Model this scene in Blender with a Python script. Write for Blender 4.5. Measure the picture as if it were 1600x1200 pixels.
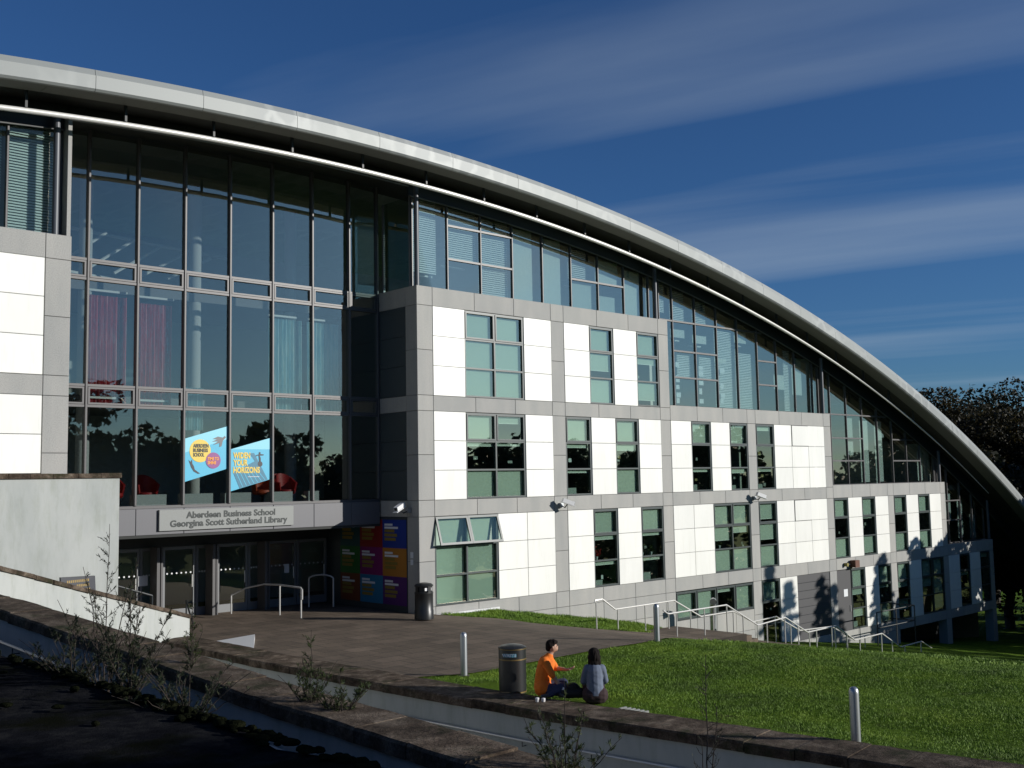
import bpy, bmesh, math, random
import numpy as np
from mathutils import Matrix, Vector

random.seed(7); RNG = np.random.default_rng(7)
S = bpy.context.scene
for o in list(bpy.data.objects): bpy.data.objects.remove(o)
COL = S.collection

# ------------------------------------------------------------------ camera
cam_d = bpy.data.cameras.new('camera'); cam = bpy.data.objects.new('camera', cam_d); COL.objects.link(cam)
fw = Vector((0.68151899, 0.72619324, 0.09041704)); rt = Vector((0.73020642, -0.68297447, -0.01855948)); up = rt.cross(fw)
M = Matrix((rt, up, -fw)).transposed().to_4x4(); M.translation = Vector((-21.907, -27.907, 4.162))
cam.matrix_world = M
cam_d.sensor_width = 36; cam_d.lens = 36 * 1680 / 1600; cam_d.clip_start = .1; cam_d.clip_end = 3000
S.camera = cam

# ------------------------------------------------------------------ sky, sun, exposure
SUN_EL, SUN_AZ = math.radians(16), math.radians(180 - 37)      # azimuth clockwise from +Y
SUN = Vector((math.sin(SUN_AZ) * math.cos(SUN_EL), math.cos(SUN_AZ) * math.cos(SUN_EL), math.sin(SUN_EL)))
W = bpy.data.worlds.new('World'); S.world = W; W.use_nodes = True
wn, wl = W.node_tree.nodes, W.node_tree.links
wn.clear()
wo = wn.new('ShaderNodeOutputWorld'); bg = wn.new('ShaderNodeBackground'); bg.inputs[1].default_value = 0.057
sky = wn.new('ShaderNodeTexSky'); sky.sky_type = 'NISHITA'; sky.sun_disc = False
sky.sun_elevation = SUN_EL; sky.sun_rotation = SUN_AZ; sky.altitude = 50; sky.air_density = 1.0; sky.dust_density = .25; sky.ozone_density = 3.2
tc = wn.new('ShaderNodeTexCoord'); sep = wn.new('ShaderNodeSeparateXYZ'); wl.new(tc.outputs['Generated'], sep.inputs[0])
def wm(op, a, b=None):
    n = wn.new('ShaderNodeMath'); n.operation = op
    for i, v in enumerate((a, b)):
        if v is None: continue
        if isinstance(v, (int, float)): n.inputs[i].default_value = v
        else: wl.new(v, n.inputs[i])
    return n.outputs[0]
zz = wm('MAXIMUM', wm('ADD', sep.outputs[2], .06), .03)
comb = wn.new('ShaderNodeCombineXYZ'); wl.new(wm('DIVIDE', sep.outputs[0], zz), comb.inputs[0]); wl.new(wm('DIVIDE', sep.outputs[1], zz), comb.inputs[1])
mp = wn.new('ShaderNodeMapping'); wl.new(comb.outputs[0], mp.inputs[0])
mp.vector_type = 'TEXTURE'; mp.inputs['Rotation'].default_value = (0, 0, math.radians(-69)); mp.inputs['Scale'].default_value = (6.5, 1.05, 1)
mp.inputs['Location'].default_value = (3.3, 3.1, 0)
n1 = wn.new('ShaderNodeTexNoise'); n1.inputs['Scale'].default_value = 1.0; n1.inputs['Detail'].default_value = 7; n1.inputs['Roughness'].default_value = .48; n1.inputs['Distortion'].default_value = .25
wl.new(mp.outputs[0], n1.inputs[0])
cr = wn.new('ShaderNodeValToRGB'); cr.color_ramp.elements[0].position = .50; cr.color_ramp.elements[0].color = (0, 0, 0, 1); cr.color_ramp.elements[1].position = .80; cr.color_ramp.elements[1].color = (1, 1, 1, 1)
wl.new(n1.outputs[0], cr.inputs[0])
mx = wn.new('ShaderNodeMix'); mx.data_type = 'RGBA'; wl.new(wm('MULTIPLY', cr.outputs[0], .52), mx.inputs[0])
tint = wn.new('ShaderNodeMix'); tint.data_type = 'RGBA'; tint.blend_type = 'MULTIPLY'; tint.inputs[0].default_value = 1; wl.new(sky.outputs[0], tint.inputs[6]); tint.inputs[7].default_value = (.47, .79, 1.22, 1)
wl.new(tint.outputs[2], mx.inputs[6]); mx.inputs[7].default_value = (6.2, 7.6, 9.2, 1)
wl.new(mx.outputs[2], bg.inputs[0]); wl.new(bg.outputs[0], wo.inputs[0])
sl = bpy.data.lights.new('sun', 'SUN'); sl.energy = 4.4; sl.angle = math.radians(.55); sl.color = (1, .965, .90)
so = bpy.data.objects.new('sun', sl); COL.objects.link(so); so.rotation_euler = SUN.to_track_quat('Z', 'Y').to_euler(); so.location = (40, -80, 60)
S.view_settings.view_transform = 'Standard'; S.view_settings.look = 'None'; S.view_settings.gamma = 1; S.view_settings.exposure = 0.08
S.view_settings.use_curve_mapping = False
try:
    S.cycles.max_bounces = 8; S.cycles.transparent_max_bounces = 16; S.cycles.use_denoising = True
    S.cycles.sample_clamp_indirect = 4
except Exception: pass

# ------------------------------------------------------------------ materials
MATS = {}
class N:
    def __init__(s, m): s.m = m; s.t = m.node_tree; s.n = s.t.nodes; s.l = s.t.links; s.b = s.n.get('Principled BSDF'); s._o = None
    def new(s, t, **k):
        n = s.n.new(t)
        for a, v in k.items(): setattr(n, a, v)
        return n
    def obj(s):
        if not s._o: s._o = s.new('ShaderNodeTexCoord').outputs['Object']
        return s._o
    def noise(s, scale, detail=4, rough=.55, vec=None, stretch=None):
        n = s.new('ShaderNodeTexNoise'); n.inputs['Scale'].default_value = scale; n.inputs['Detail'].default_value = detail; n.inputs['Roughness'].default_value = rough
        v = vec or s.obj()
        if stretch:
            mpp = s.new('ShaderNodeMapping'); mpp.inputs['Scale'].default_value = stretch; s.l.new(v, mpp.inputs[0]); v = mpp.outputs[0]
        s.l.new(v, n.inputs[0]); return n.outputs[0]
    def ramp(s, fac, stops):
        r = s.new('ShaderNodeValToRGB'); e = r.color_ramp.elements
        while len(e) < len(stops): e.new(.5)
        for q, (p, c) in zip(e, stops): q.position = p; q.color = (*c, 1) if len(c) == 3 else c
        s.l.new(fac, r.inputs[0]); return r.outputs[0]
    def mix(s, fac, a, b, mode='MIX'):
        n = s.new('ShaderNodeMix', data_type='RGBA', blend_type=mode)
        for i, v in ((0, fac), (6, a), (7, b)):
            if isinstance(v, (int, float)): n.inputs[i].default_value = v
            elif isinstance(v, tuple): n.inputs[i].default_value = (*v, 1)
            else: s.l.new(v, n.inputs[i])
        return n.outputs[2]
    def bump(s, h, st=.3, dist=.02):
        n = s.new('ShaderNodeBump'); n.inputs['Strength'].default_value = st; n.inputs['Distance'].default_value = dist
        s.l.new(h, n.inputs['Height']); s.l.new(n.outputs[0], s.b.inputs['Normal'])
    def col(s, c): s.l.new(c, s.b.inputs['Base Color'])
    def rand(s): return s.new('ShaderNodeObjectInfo').outputs['Random']
def mat(name, c=(.5, .5, .5), rough=.6, metal=0., spec=.5):
    m = bpy.data.materials.new(name); m.use_nodes = True; n = N(m)
    n.b.inputs['Base Color'].default_value = (*c, 1); n.b.inputs['Roughness'].default_value = rough; n.b.inputs['Metallic'].default_value = metal
    n.b.inputs['Specular IOR Level'].default_value = spec
    MATS[name] = m; return n
# world-space noise vector: position of shading point
def wpos(n): return n.new('ShaderNodeNewGeometry').outputs['Position']

g = mat('granite', rough=.75); p = wpos(g)
sp = g.ramp(g.noise(38, 6, .7, p), [(.3, (.262, .262, .252)), (.5, (.36, .36, .347)), (.72, (.46, .46, .445))])
st = g.ramp(g.noise(.9, 4, .6, p, (1.6, 1.6, .35)), [(.35, (.86, .87, .87)), (.7, (1.04, 1.02, 1))])
g.col(g.mix(1, g.mix(1, sp, st, 'MULTIPLY'), g.ramp(g.rand(), [(0, (.93, .93, .93)), (1, (1.05, 1.04, 1.02))]), 'MULTIPLY'))
g = mat('white_panel', (.82, .82, .78), .45); p = wpos(g)
pa_ = g.ramp(g.noise(1.1, 5, .6, p, (1, 1, .25)), [(.3, (.77, .77, .735)), (.65, (.84, .835, .80))]); pb_ = g.ramp(g.noise(7, 5, .65, p, (1, 1, .12)), [(.32, (.955, .955, .94)), (.48, (1, 1, 1))])
g.col(g.mix(1, g.mix(1, pa_, pb_, 'MULTIPLY'), g.ramp(g.rand(), [(0, (.93, .93, .92)), (1, (1.02, 1.02, 1.0))]), 'MULTIPLY')); g.bump(g.noise(.9, 2, .5, p), .12, .05)
mat('dark_panel', (.04, .05, .055), .45)
mat('window_frame', (.035, .05, .05), .4)
mat('mullion', (.085, .082, .084), .45, .1)
mat('grey_frame', (.17, .175, .18), .42, .3)
mat('fascia_grey', (.115, .115, .125), .45, .1)
mat('shutter', (.062, .062, .066), .5); mat('dark_metal', (.02, .024, .026), .5)
mat('black', (.012, .013, .014), .5)
g = mat('roof_metal', rough=.5, metal=.1); p = wpos(g)
v = g.new('ShaderNodeTexVoronoi'); v.feature = 'DISTANCE_TO_EDGE'; v.inputs['Scale'].default_value = 1.0; v.inputs['Randomness'].default_value = .9
mp2 = g.new('ShaderNodeMapping'); mp2.inputs['Scale'].default_value = (1.25, .4, .9); g.l.new(p, mp2.inputs[0])
ad = g.new('ShaderNodeVectorMath', operation='ADD'); g.l.new(mp2.outputs[0], ad.inputs[0])
nz = g.new('ShaderNodeTexNoise'); nz.inputs['Scale'].default_value = 2.2; g.l.new(p, nz.inputs[0]); sc_ = g.new('ShaderNodeVectorMath', operation='SCALE'); sc_.inputs[3].default_value = .45; g.l.new(nz.outputs[1], sc_.inputs[0]); g.l.new(sc_.outputs[0], ad.inputs[1])
g.l.new(ad.outputs[0], v.inputs[0])
patch = g.ramp(v.outputs['Distance'], [(.04, (.285, .30, .295)), (.16, (.215, .23, .23))])
g.col(g.mix(g.ramp(g.noise(.35, 2, .5, p), [(.4, (0, 0, 0)), (.6, (1, 1, 1))]), (.23, .245, .24), patch))
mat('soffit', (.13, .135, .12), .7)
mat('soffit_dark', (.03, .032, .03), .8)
mat('steel', (.78, .77, .74), .35, .25)
mat('rail_steel', (.62, .61, .58), .35, .35)
mat('galv', (.42, .44, .46), .38, .8)
mat('column_grey', (.085, .092, .105), .45, .1)
g = mat('render_white', rough=.85); p = wpos(g)
w1 = g.ramp(g.noise(1.4, 6, .65, p, (1, 1, .3)), [(.3, (.35, .37, .355)), (.6, (.43, .445, .425))])
w2 = g.ramp(g.noise(5, 5, .7, p, (1, 1, .22)), [(.30, (.86, .87, .83)), (.5, (1, 1, 1))])
g.col(g.mix(1, w1, w2, 'MULTIPLY')); g.bump(g.noise(60, 3, .6, p), .25, .01)
g = mat('coping', rough=.95, spec=.12); p = wpos(g)
c1 = g.ramp(g.noise(3.2, 8, .7, p), [(.33, (.035, .026, .021)), (.5, (.115, .088, .07)), (.66, (.24, .195, .16))])
c2 = g.ramp(g.noise(46, 4, .7, p), [(.35, (.55, .55, .5)), (.62, (1.05, 1.05, 1)), (.75, (1.6, 1.5, 1.4))])
c3 = g.mix(1, c1, c2, 'MULTIPLY'); ms = g.ramp(g.noise(1.7, 6, .7, p), [(.52, (0, 0, 0)), (.66, (1, 1, 1))])
g.col(g.mix(1, g.mix(ms, c3, (.03, .034, .016)), g.ramp(g.rand(), [(0, (.75, .75, .75)), (1, (1.15, 1.12, 1.1))]), 'MULTIPLY')); g.bump(g.noise(24, 6, .7, p), .7, .03)
g = mat('felt', rough=1, spec=.0); p = wpos(g)
c1 = g.ramp(g.noise(5, 8, .7, p), [(.3, (.006, .0065, .008)), (.5, (.014, .0145, .017)), (.7, (.03, .03, .03))])
ms = g.ramp(g.noise(1.1, 6, .65, p), [(.5, (0, 0, 0)), (.62, (1, 1, 1))])
g.col(g.mix(ms, c1, (.010, .011, .007))); g.bump(g.noise(40, 6, .75, p), .8, .03)
g = mat('moss', rough=1, spec=0.); p = wpos(g)
g.col(g.ramp(g.noise(30, 4, .6, p), [(.3, (.004, .005, .003)), (.7, (.016, .018, .009))])); g.bump(g.noise(60, 3, .6, p), 1, .03)
g = mat('paving', rough=.85, spec=.25); p = wpos(g)
b = g.new('ShaderNodeTexBrick'); b.inputs['Scale'].default_value = 1; b.inputs['Brick Width'].default_value = .9; b.inputs['Row Height'].default_value = .6; b.inputs['Mortar Size'].default_value = .012
b.inputs['Color1'].default_value = (.125, .098, .075, 1); b.inputs['Color2'].default_value = (.18, .14, .108, 1); b.inputs['Mortar'].default_value = (.045, .037, .03, 1)
g.l.new(p, b.inputs[0])
pv = g.ramp(g.noise(.8, 7, .7, p, (1, .35, 1)), [(.3, (.62, .62, .62)), (.65, (1.15, 1.12, 1.08))])
g.col(g.mix(1, g.mix(1, b.outputs[0], pv, 'MULTIPLY'), g.ramp(g.noise(30, 3, .6, p), [(.3, (.75, .75, .75)), (.7, (1.15, 1.15, 1.15))]), 'MULTIPLY'))
g.bump(g.noise(18, 5, .65, p), .35, .02)
g = mat('lawn', rough=1, spec=.1); p = wpos(g)
l1 = g.ramp(g.noise(.55, 6, .65, p), [(.3, (.045, .085, .008)), (.5, (.085, .155, .010)), (.7, (.13, .21, .016))])
l2 = g.ramp(g.noise(9, 6, .75, p), [(.3, (.62, .62, .55)), (.6, (1.08, 1.08, 1)), (.8, (1.3, 1.25, 1))])
bare = g.ramp(g.noise(.9, 5, .7, p), [(.60, (0, 0, 0)), (.70, (.7, .7, .7))])
g.col(g.mix(bare, g.mix(1, l1, l2, 'MULTIPLY'), (.05, .045, .018))); g.bump(g.noise(16, 6, .75, p), .9, .08)
g = mat('grass', rough=.7); p = wpos(g)
g.col(g.ramp(g.noise(.55, 6, .65, p), [(.3, (.065, .12, .009)), (.5, (.125, .225, .012)), (.72, (.20, .30, .018))]))
g.b.inputs['Transmission Weight'].default_value = 0
mat('soil', (.07, .052, .038), .95)
def leafmat(name, a, b_, c):
    g = mat(name, rough=.6, spec=.3); r = g.new('ShaderNodeNewGeometry').outputs['Random Per Island']
    g.col(g.ramp(r, [(0, a), (.55, b_), (1, c)]))
    t = g.new('ShaderNodeBsdfTranslucent'); g.l.new(g.b.inputs['Base Color'].links[0].from_socket, t.inputs[0])
    ms_ = g.new('ShaderNodeMixShader'); ms_.inputs[0].default_value = .3; g.l.new(g.b.outputs[0], ms_.inputs[1]); g.l.new(t.outputs[0], ms_.inputs[2])
    g.l.new(ms_.outputs[0], g.n['Material Output'].inputs[0])
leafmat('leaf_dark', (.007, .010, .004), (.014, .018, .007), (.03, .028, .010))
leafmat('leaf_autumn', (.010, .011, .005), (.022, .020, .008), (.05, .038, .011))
leafmat('leaf_conifer', (.010, .020, .010), (.018, .034, .016), (.03, .05, .02))
leafmat('leaf_weed', (.022, .035, .014), (.045, .065, .02), (.08, .10, .03))
leafmat('leaf_weed_dry', (.012, .018, .010), (.022, .032, .015), (.045, .055, .022))
g = mat('bark', rough=.95); g.col(g.ramp(g.noise(12, 5, .6, wpos(g)), [(.3, (.03, .024, .018)), (.7, (.085, .07, .055))]))
mat('twig', (.035, .026, .02), .9)
g = mat('skin', (.42, .24, .165), .55)
mat('hair', (.010, .007, .006), .8, 0, .15); mat('orange', (.75, .17, .012), .85); mat('greyblue', (.12, .145, .20), .9)
mat('denim', (.022, .03, .07), .9); mat('brown_cloth', (.035, .018, .02), .9); mat('bag_black', (.012, .012, .014), .8); mat('shoe', (.05, .05, .05), .6); mat('white_cloth', (.7, .7, .7), .8)
mat('plastic_black', (.016, .017, .018), .38); mat('gold', (.20, .14, .05), .45, .5); mat('label_blue', (.06, .26, .36), .5); mat('white_paint', (.72, .72, .72), .5)
mat('sign_board', (.23, .24, .23), .5); mat('sign_text', (.012, .02, .02), .5)
mat('p_cyan', (.05, .42, .62), .45); mat('p_lightcyan', (.22, .60, .74), .45); mat('p_teal', (.015, .16, .26), .45); mat('p_yellow', (.72, .52, .06), .45); mat('p_ochre', (0.231, 0.165, 0.028), .45)
mat('p_amber', (.42, .17, .02), .45); mat('p_purple', (.24, .05, .22), .45); mat('p_orange', (.80, .30, .03), .45); mat('p_red', (0.231, 0.012, 0.010), .45); mat('p_blue', (0.007, 0.033, 0.253), .45); mat('p_green', (0.011, 0.121, 0.017), .45)
mat('p_magenta', (0.198, 0.006, 0.116), .45); mat('p_violet', (0.072, 0.011, 0.132), .45); mat('p_brick', (0.165, 0.039, 0.010), .45); mat('p_sky', (0.017, 0.165, 0.319), .45); mat('p_dteal', (0.011, 0.066, 0.072), .45); mat('p_white', (.7, .72, .74), .5); mat('p_dark', (.02, .022, .03), .5)
mat('red_seat', (.30, .010, .010), .55); mat('orange_seat', (.34, .045, .008), .55); mat('box_rust', (.13, .05, .03), .7); mat('yellow', (.3, .25, .06), .5)
g = mat('interior_wall', (.45, .48, .46), .9); g = mat('interior_floor', (.16, .16, .16), .8); mat('interior_ceiling', (.42, .43, .42), .9)
mat('cabinet', (.34, .37, .36), .7); mat('truss_white', (.62, .64, .63), .6)
g = mat('blind', (.52, .56, .52), .9); g.col(g.ramp(g.rand(), [(0, (.50, .54, .50)), (1, (.68, .70, .64))]))
mat('venetian', (.74, .77, .75), .6); mat('blind_bar', (.8, .8, .78), .5)
def curt(name, a, b_, c):
    g = mat(name, rough=.9); g.col(g.ramp(g.noise(2.0, 5, .7, wpos(g), (6, 1, .5)), [(.3, a), (.5, b_), (.68, c)]))
curt('curtain_red', (.30, .16, .19), (.60, .07, .085), (.62, .46, .48)); curt('curtain_blue', (.18, .42, .52), (.40, .62, .66), (.70, .78, .72))
def glass(name, tint, base, k, ior=1.55, gcol=(.97, .87, .70)):
    m = bpy.data.materials.new(name); m.use_nodes = True; n = N(m); n.n.remove(n.b)
    t = n.new('ShaderNodeBsdfTransparent'); t.inputs[0].default_value = (*tint, 1)
    gl = n.new('ShaderNodeBsdfGlossy'); gl.inputs['Roughness'].default_value = .01; gl.inputs[0].default_value = (*gcol, 1)
    bp = n.new('ShaderNodeBump'); bp.inputs['Strength'].default_value = .10; bp.inputs['Distance'].default_value = .02
    n.l.new(n.noise(.8, 2, .5, wpos(n)), bp.inputs['Height']); n.l.new(bp.outputs[0], gl.inputs['Normal'])
    fr = n.new('ShaderNodeFresnel'); fr.inputs[0].default_value = ior
    ma = n.new('ShaderNodeMath', operation='MULTIPLY_ADD'); ma.use_clamp = True; n.l.new(fr.outputs[0], ma.inputs[0]); ma.inputs[1].default_value = k; ma.inputs[2].default_value = base
    ms_ = n.new('ShaderNodeMixShader'); n.l.new(ma.outputs[0], ms_.inputs[0]); n.l.new(t.outputs[0], ms_.inputs[1]); n.l.new(gl.outputs[0], ms_.inputs[2])
    n.l.new(ms_.outputs[0], n.n['Material Output'].inputs[0]); MATS[name] = m
glass('glass_green', (.81, .895, .855), .02, .33)
glass('glass_blue', (.80, .875, .87), .035, .38)
glass('glass_curtain', (.86, .905, .90), .12, .45, 1.55, (.98, .92, .80))
glass('glass_clear', (.88, .92, .91), .02, .6)

# ------------------------------------------------------------------ mesh helpers
class MB:
    def __init__(s): s.v = []; s.f = []; s.mi = []; s.sm = False
    def add(s, vs, fs, mi=0):
        b = len(s.v); s.v += [tuple(q) for q in vs]; s.f += [tuple(i + b for i in q) for q in fs]; s.mi += [mi] * len(fs); return s
    def box(s, x0, x1, y0, y1, z0, z1, mi=0):
        if x0 > x1: x0, x1 = x1, x0
        if y0 > y1: y0, y1 = y1, y0
        if z0 > z1: z0, z1 = z1, z0
        return s.add([(x0, y0, z0), (x1, y0, z0), (x1, y1, z0), (x0, y1, z0), (x0, y0, z1), (x1, y0, z1), (x1, y1, z1), (x0, y1, z1)],
                     [(0, 3, 2, 1), (4, 5, 6, 7), (0, 1, 5, 4), (1, 2, 6, 5), (2, 3, 7, 6), (3, 0, 4, 7)], mi)
    def cbox(s, x0, x1, y0, y1, z0, z1, c=.008, mi=0):        # box with chamfered edges round its -Y face
        return s.add([(x0, y0 + c, z0), (x1, y0 + c, z0), (x1, y1, z0), (x0, y1, z0), (x0, y0 + c, z1), (x1, y0 + c, z1), (x1, y1, z1), (x0, y1, z1),
                      (x0 + c, y0, z0 + c), (x1 - c, y0, z0 + c), (x1 - c, y0, z1 - c), (x0 + c, y0, z1 - c)],
                     [(0, 3, 2, 1), (4, 5, 6, 7), (1, 2, 6, 5), (2, 3, 7, 6), (3, 0, 4, 7), (8, 9, 10, 11), (0, 1, 9, 8), (1, 5, 10, 9), (5, 4, 11, 10), (4, 0, 8, 11)], mi)
    def quadbox(s, a, b, h, w, mi=0):                           # bar from a to b, width w in plan, height h
        a, b = Vector(a), Vector(b); d = (b - a); sd = Vector((-d.y, d.x, 0)).normalized() * (w / 2); u = Vector((0, 0, h / 2))
        vs = [p + i * sd + j * u for p in (a, b) for i in (-1, 1) for j in (-1, 1)]
        return s.add(vs, [(0, 1, 3, 2), (4, 6, 7, 5), (0, 4, 5, 1), (2, 3, 7, 6), (0, 2, 6, 4), (1, 5, 7, 3)], mi)
    def prism(s, poly, d, mi=0):                                # planar polygon (3D pts) extruded by vector d
        n = len(poly); d = Vector(d); P = [Vector(q) for q in poly]
        return s.add(P + [q + d for q in P], [tuple(range(n))[::-1], tuple(range(n, 2 * n))] + [(i, (i + 1) % n, n + (i + 1) % n, n + i) for i in range(n)], mi)
    def tube(s, pts, r, n=8, cap=True, mi=0):
        pts = [Vector(q) for q in pts]; rs = r if isinstance(r, (list, tuple)) else [r] * len(pts); b = len(s.v); ref = None
        for i, q in enumerate(pts):
            t = (pts[min(i + 1, len(pts) - 1)] - pts[max(i - 1, 0)]).normalized()
            if ref is None: ref = t.orthogonal().normalized()
            ref = (ref - t * ref.dot(t)); ref = ref.normalized() if ref.length > 1e-6 else t.orthogonal().normalized()
            bi = t.cross(ref)
            for k in range(n):
                a = 2 * math.pi * k / n; s.v.append(tuple(q + (ref * math.cos(a) + bi * math.sin(a)) * rs[i]))
        for i in range(len(pts) - 1):
            for k in range(n):
                k2 = (k + 1) % n; s.f.append((b + i * n + k, b + i * n + k2, b + (i + 1) * n + k2, b + (i + 1) * n + k)); s.mi.append(mi)
        if cap:
            s.f.append(tuple(b + k for k in range(n))[::-1]); s.f.append(tuple(b + (len(pts) - 1) * n + k for k in range(n))); s.mi += [mi, mi]
        return s
    def lathe(s, prof, n=24, c=(0, 0, 0), mi=0):
        b = len(s.v)
        for r, z in prof:
            for k in range(n):
                a = 2 * math.pi * k / n; s.v.append((c[0] + r * math.cos(a), c[1] + r * math.sin(a), c[2] + z))
        for i in range(len(prof) - 1):
            for k in range(n):
                k2 = (k + 1) % n; s.f.append((b + i * n + k, b + i * n + k2, b + (i + 1) * n + k2, b + (i + 1) * n + k)); s.mi.append(mi)
        s.f.append(tuple(b + k for k in range(n))[::-1]); s.f.append(tuple(b + (len(prof) - 1) * n + k for k in range(n))); s.mi += [mi, mi]
        return s
    def build(s, name, m, parent=None, smooth=False):
        me = bpy.data.meshes.new(name); me.from_pydata(s.v, [], s.f)
        for q in ([m] if isinstance(m, str) else m): me.materials.append(MATS[q])
        if not isinstance(m, str): me.polygons.foreach_set('material_index', s.mi)
        if smooth: me.polygons.foreach_set('use_smooth', [True] * len(s.f))
        me.update()
        o = bpy.data.objects.new(name, me); COL.objects.link(o)
        if parent: o.parent = parent; o.matrix_parent_inverse = parent.matrix_basis.inverted()
        if smooth:
            try: me.set_sharp_from_angle(angle=math.radians(40))
            except Exception: pass
        return o
def tag(o, label=None, cat=None, group=None, kind=None):
    for k, v in (('label', label), ('category', cat), ('group', group), ('kind', kind)):
        if v: o[k] = v
    return o
def empty(name, loc, label, cat, group=None):
    o = bpy.data.objects.new(name, None); COL.objects.link(o); o.location = loc; o.empty_display_size = .3
    return tag(o, label, cat, group)
def np_mesh(name, V, F, m, parent=None, smooth=False):          # V (n,3), F (m,k)
    me = bpy.data.meshes.new(name); V = np.asarray(V, np.float32); F = np.asarray(F, np.int32); k = F.shape[1]
    me.vertices.add(len(V)); me.vertices.foreach_set('co', V.ravel())
    me.loops.add(F.size); me.loops.foreach_set('vertex_index', F.ravel())
    me.polygons.add(len(F)); me.polygons.foreach_set('loop_start', np.arange(0, F.size, k, dtype=np.int32)); me.polygons.foreach_set('loop_total', np.full(len(F), k, np.int32))
    if smooth: me.polygons.foreach_set('use_smooth', [True] * len(F))
    me.materials.append(MATS[m]); me.update(calc_edges=True); me.validate()
    o = bpy.data.objects.new(name, me); COL.objects.link(o)
    if parent: o.parent = parent; o.matrix_parent_inverse = parent.matrix_basis.inverted()
    return o
def text_mesh(name, body, size, m, parent, origin, xdir, updir, bold=0., extrude=.004, width=None, align='LEFT', shear=0., condense=1.):
    cu = bpy.data.curves.new(name, 'FONT'); cu.body = body; cu.size = size; cu.extrude = extrude; cu.offset = bold; cu.align_x = align; cu.shear = shear; cu.resolution_u = 3
    t = bpy.data.objects.new(name, cu); COL.objects.link(t)
    me = bpy.data.meshes.new_from_object(t.evaluated_get(bpy.context.evaluated_depsgraph_get())); bpy.data.objects.remove(t)
    X, U = Vector(xdir).normalized(), Vector(updir).normalized(); Z = X.cross(U)
    w = max([q.co.x for q in me.vertices]) - min([q.co.x for q in me.vertices]); k = (width / w) if width else condense
    mid = min([q.co.x for q in me.vertices]) if align == 'LEFT' else 0
    for q in me.vertices: c = q.co.copy(); q.co = Vector(origin) + X * (c.x - (mid if align == 'LEFT' else 0)) * k + U * c.y + Z * c.z
    me.materials.clear(); me.materials.append(MATS[m]); me.update()
    o = bpy.data.objects.new(name, me); COL.objects.link(o)
    if parent: o.parent = parent; o.matrix_parent_inverse = parent.matrix_basis.inverted()
    return o

# ------------------------------------------------------------------ terrain
TX = np.array([-900, -2.5, -.5, 1, 2.5, 4, 5.8, 8.3, 11.7, 17.7, 29.6, 36.6, 50, 80, 900.])
TZ = np.array([0, 0, -.05, -.17, -.40, -.66, -.95, -1.32, -1.92, -2.9, -4.35, -5.2, -6.4, -7.2, -7.2])
def gz(x, y):
    s_ = np.interp(y, [-19, -12, -7], [2.6, 1.1, 0.])
    z = np.interp(x - s_, TX, TZ)
    z = z + np.interp(y, [-40, -26, -13], [-.5, -.22, 0]) * (x > -9)
    z = z + .32 * np.clip((np.asarray(y, float) + 1.9) / 1.9, 0, 1) * np.clip((np.asarray(x, float) - 1.2) / 2, 0, 1) * np.clip((14 - np.asarray(x, float)) / 3, 0, 1)
    d = x - np.interp(-np.asarray(y, float), [.7, 5.3, 10, 12.5, 14.1, 16.9, 19.8, 30], [-9.02, -8.98, -8.77, -8.58, -8.45, -8.10, -7.68, -6.2])
    w_ = np.clip((3.2 - d) / 2.2, 0, 1) * np.clip((-np.asarray(y, float) - 9.6) / 1.2, 0, 1) * (d > -.5) * (d < 4)
    return z + w_ * (.10 - z)
def XB(y): return float(np.interp(-y, [.7, 5.3, 10, 12.5, 14.1, 16.9, 19.8, 30], [-9.02, -8.98, -8.77, -8.58, -8.45, -8.10, -7.68, -6.2]))   # face of the retaining wall
def grid(name, xs, ys, hf, m, keep=None):
    X, Y = np.meshgrid(xs, ys, indexing='ij'); Zz = hf(X, Y); V = np.stack([X, Y, Zz], -1).reshape(-1, 3)
    nx, ny = len(xs), len(ys); I = np.arange(nx * ny).reshape(nx, ny)
    F = np.stack([I[:-1, :-1], I[1:, :-1], I[1:, 1:], I[:-1, 1:]], -1).reshape(-1, 4)
    if keep is not None:
        cx_ = V[F].mean(1); F = F[keep(cx_[:, 0], cx_[:, 1])]
    return np_mesh(name, V, F, m, smooth=True)
xs = np.unique(np.concatenate([np.geomspace(18.5, 900, 16) * -1, np.array([-18.3, -8]), np.arange(-8, 20, .35), np.arange(20, 62, 1.0), np.geomspace(62, 900, 16)]))
ys = np.unique(np.concatenate([np.geomspace(45, 900, 14) * -1, np.arange(-45, -24, 1.0), np.arange(-24, 1.0, .4), np.arange(1, 30, 2.), np.geomspace(30, 900, 14)]))
def lawn_h(X, Y):
    Z = gz(X, Y); bump = .03 * np.sin(X * 1.3 + Y * .7) + .025 * np.sin(Y * 1.9 - X * .6)
    return Z + bump * (Y < -11) * (X > -7) * (X < 40)
def keep(x, y):
    xb = np.interp(-y, [.7, 5.3, 10, 12.5, 14.1, 16.9, 19.8, 30], [-9.02, -8.98, -8.77, -8.58, -8.45, -8.10, -7.68, -6.2])
    pit = (x > -18.3) & (x < np.maximum(xb + .35, -8.2)) & (y < 0) & (y > -46)
    return ~pit
lawn = grid('lawn', xs, ys, lawn_h, 'lawn', keep); lawn['kind'] = 'structure'
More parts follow.
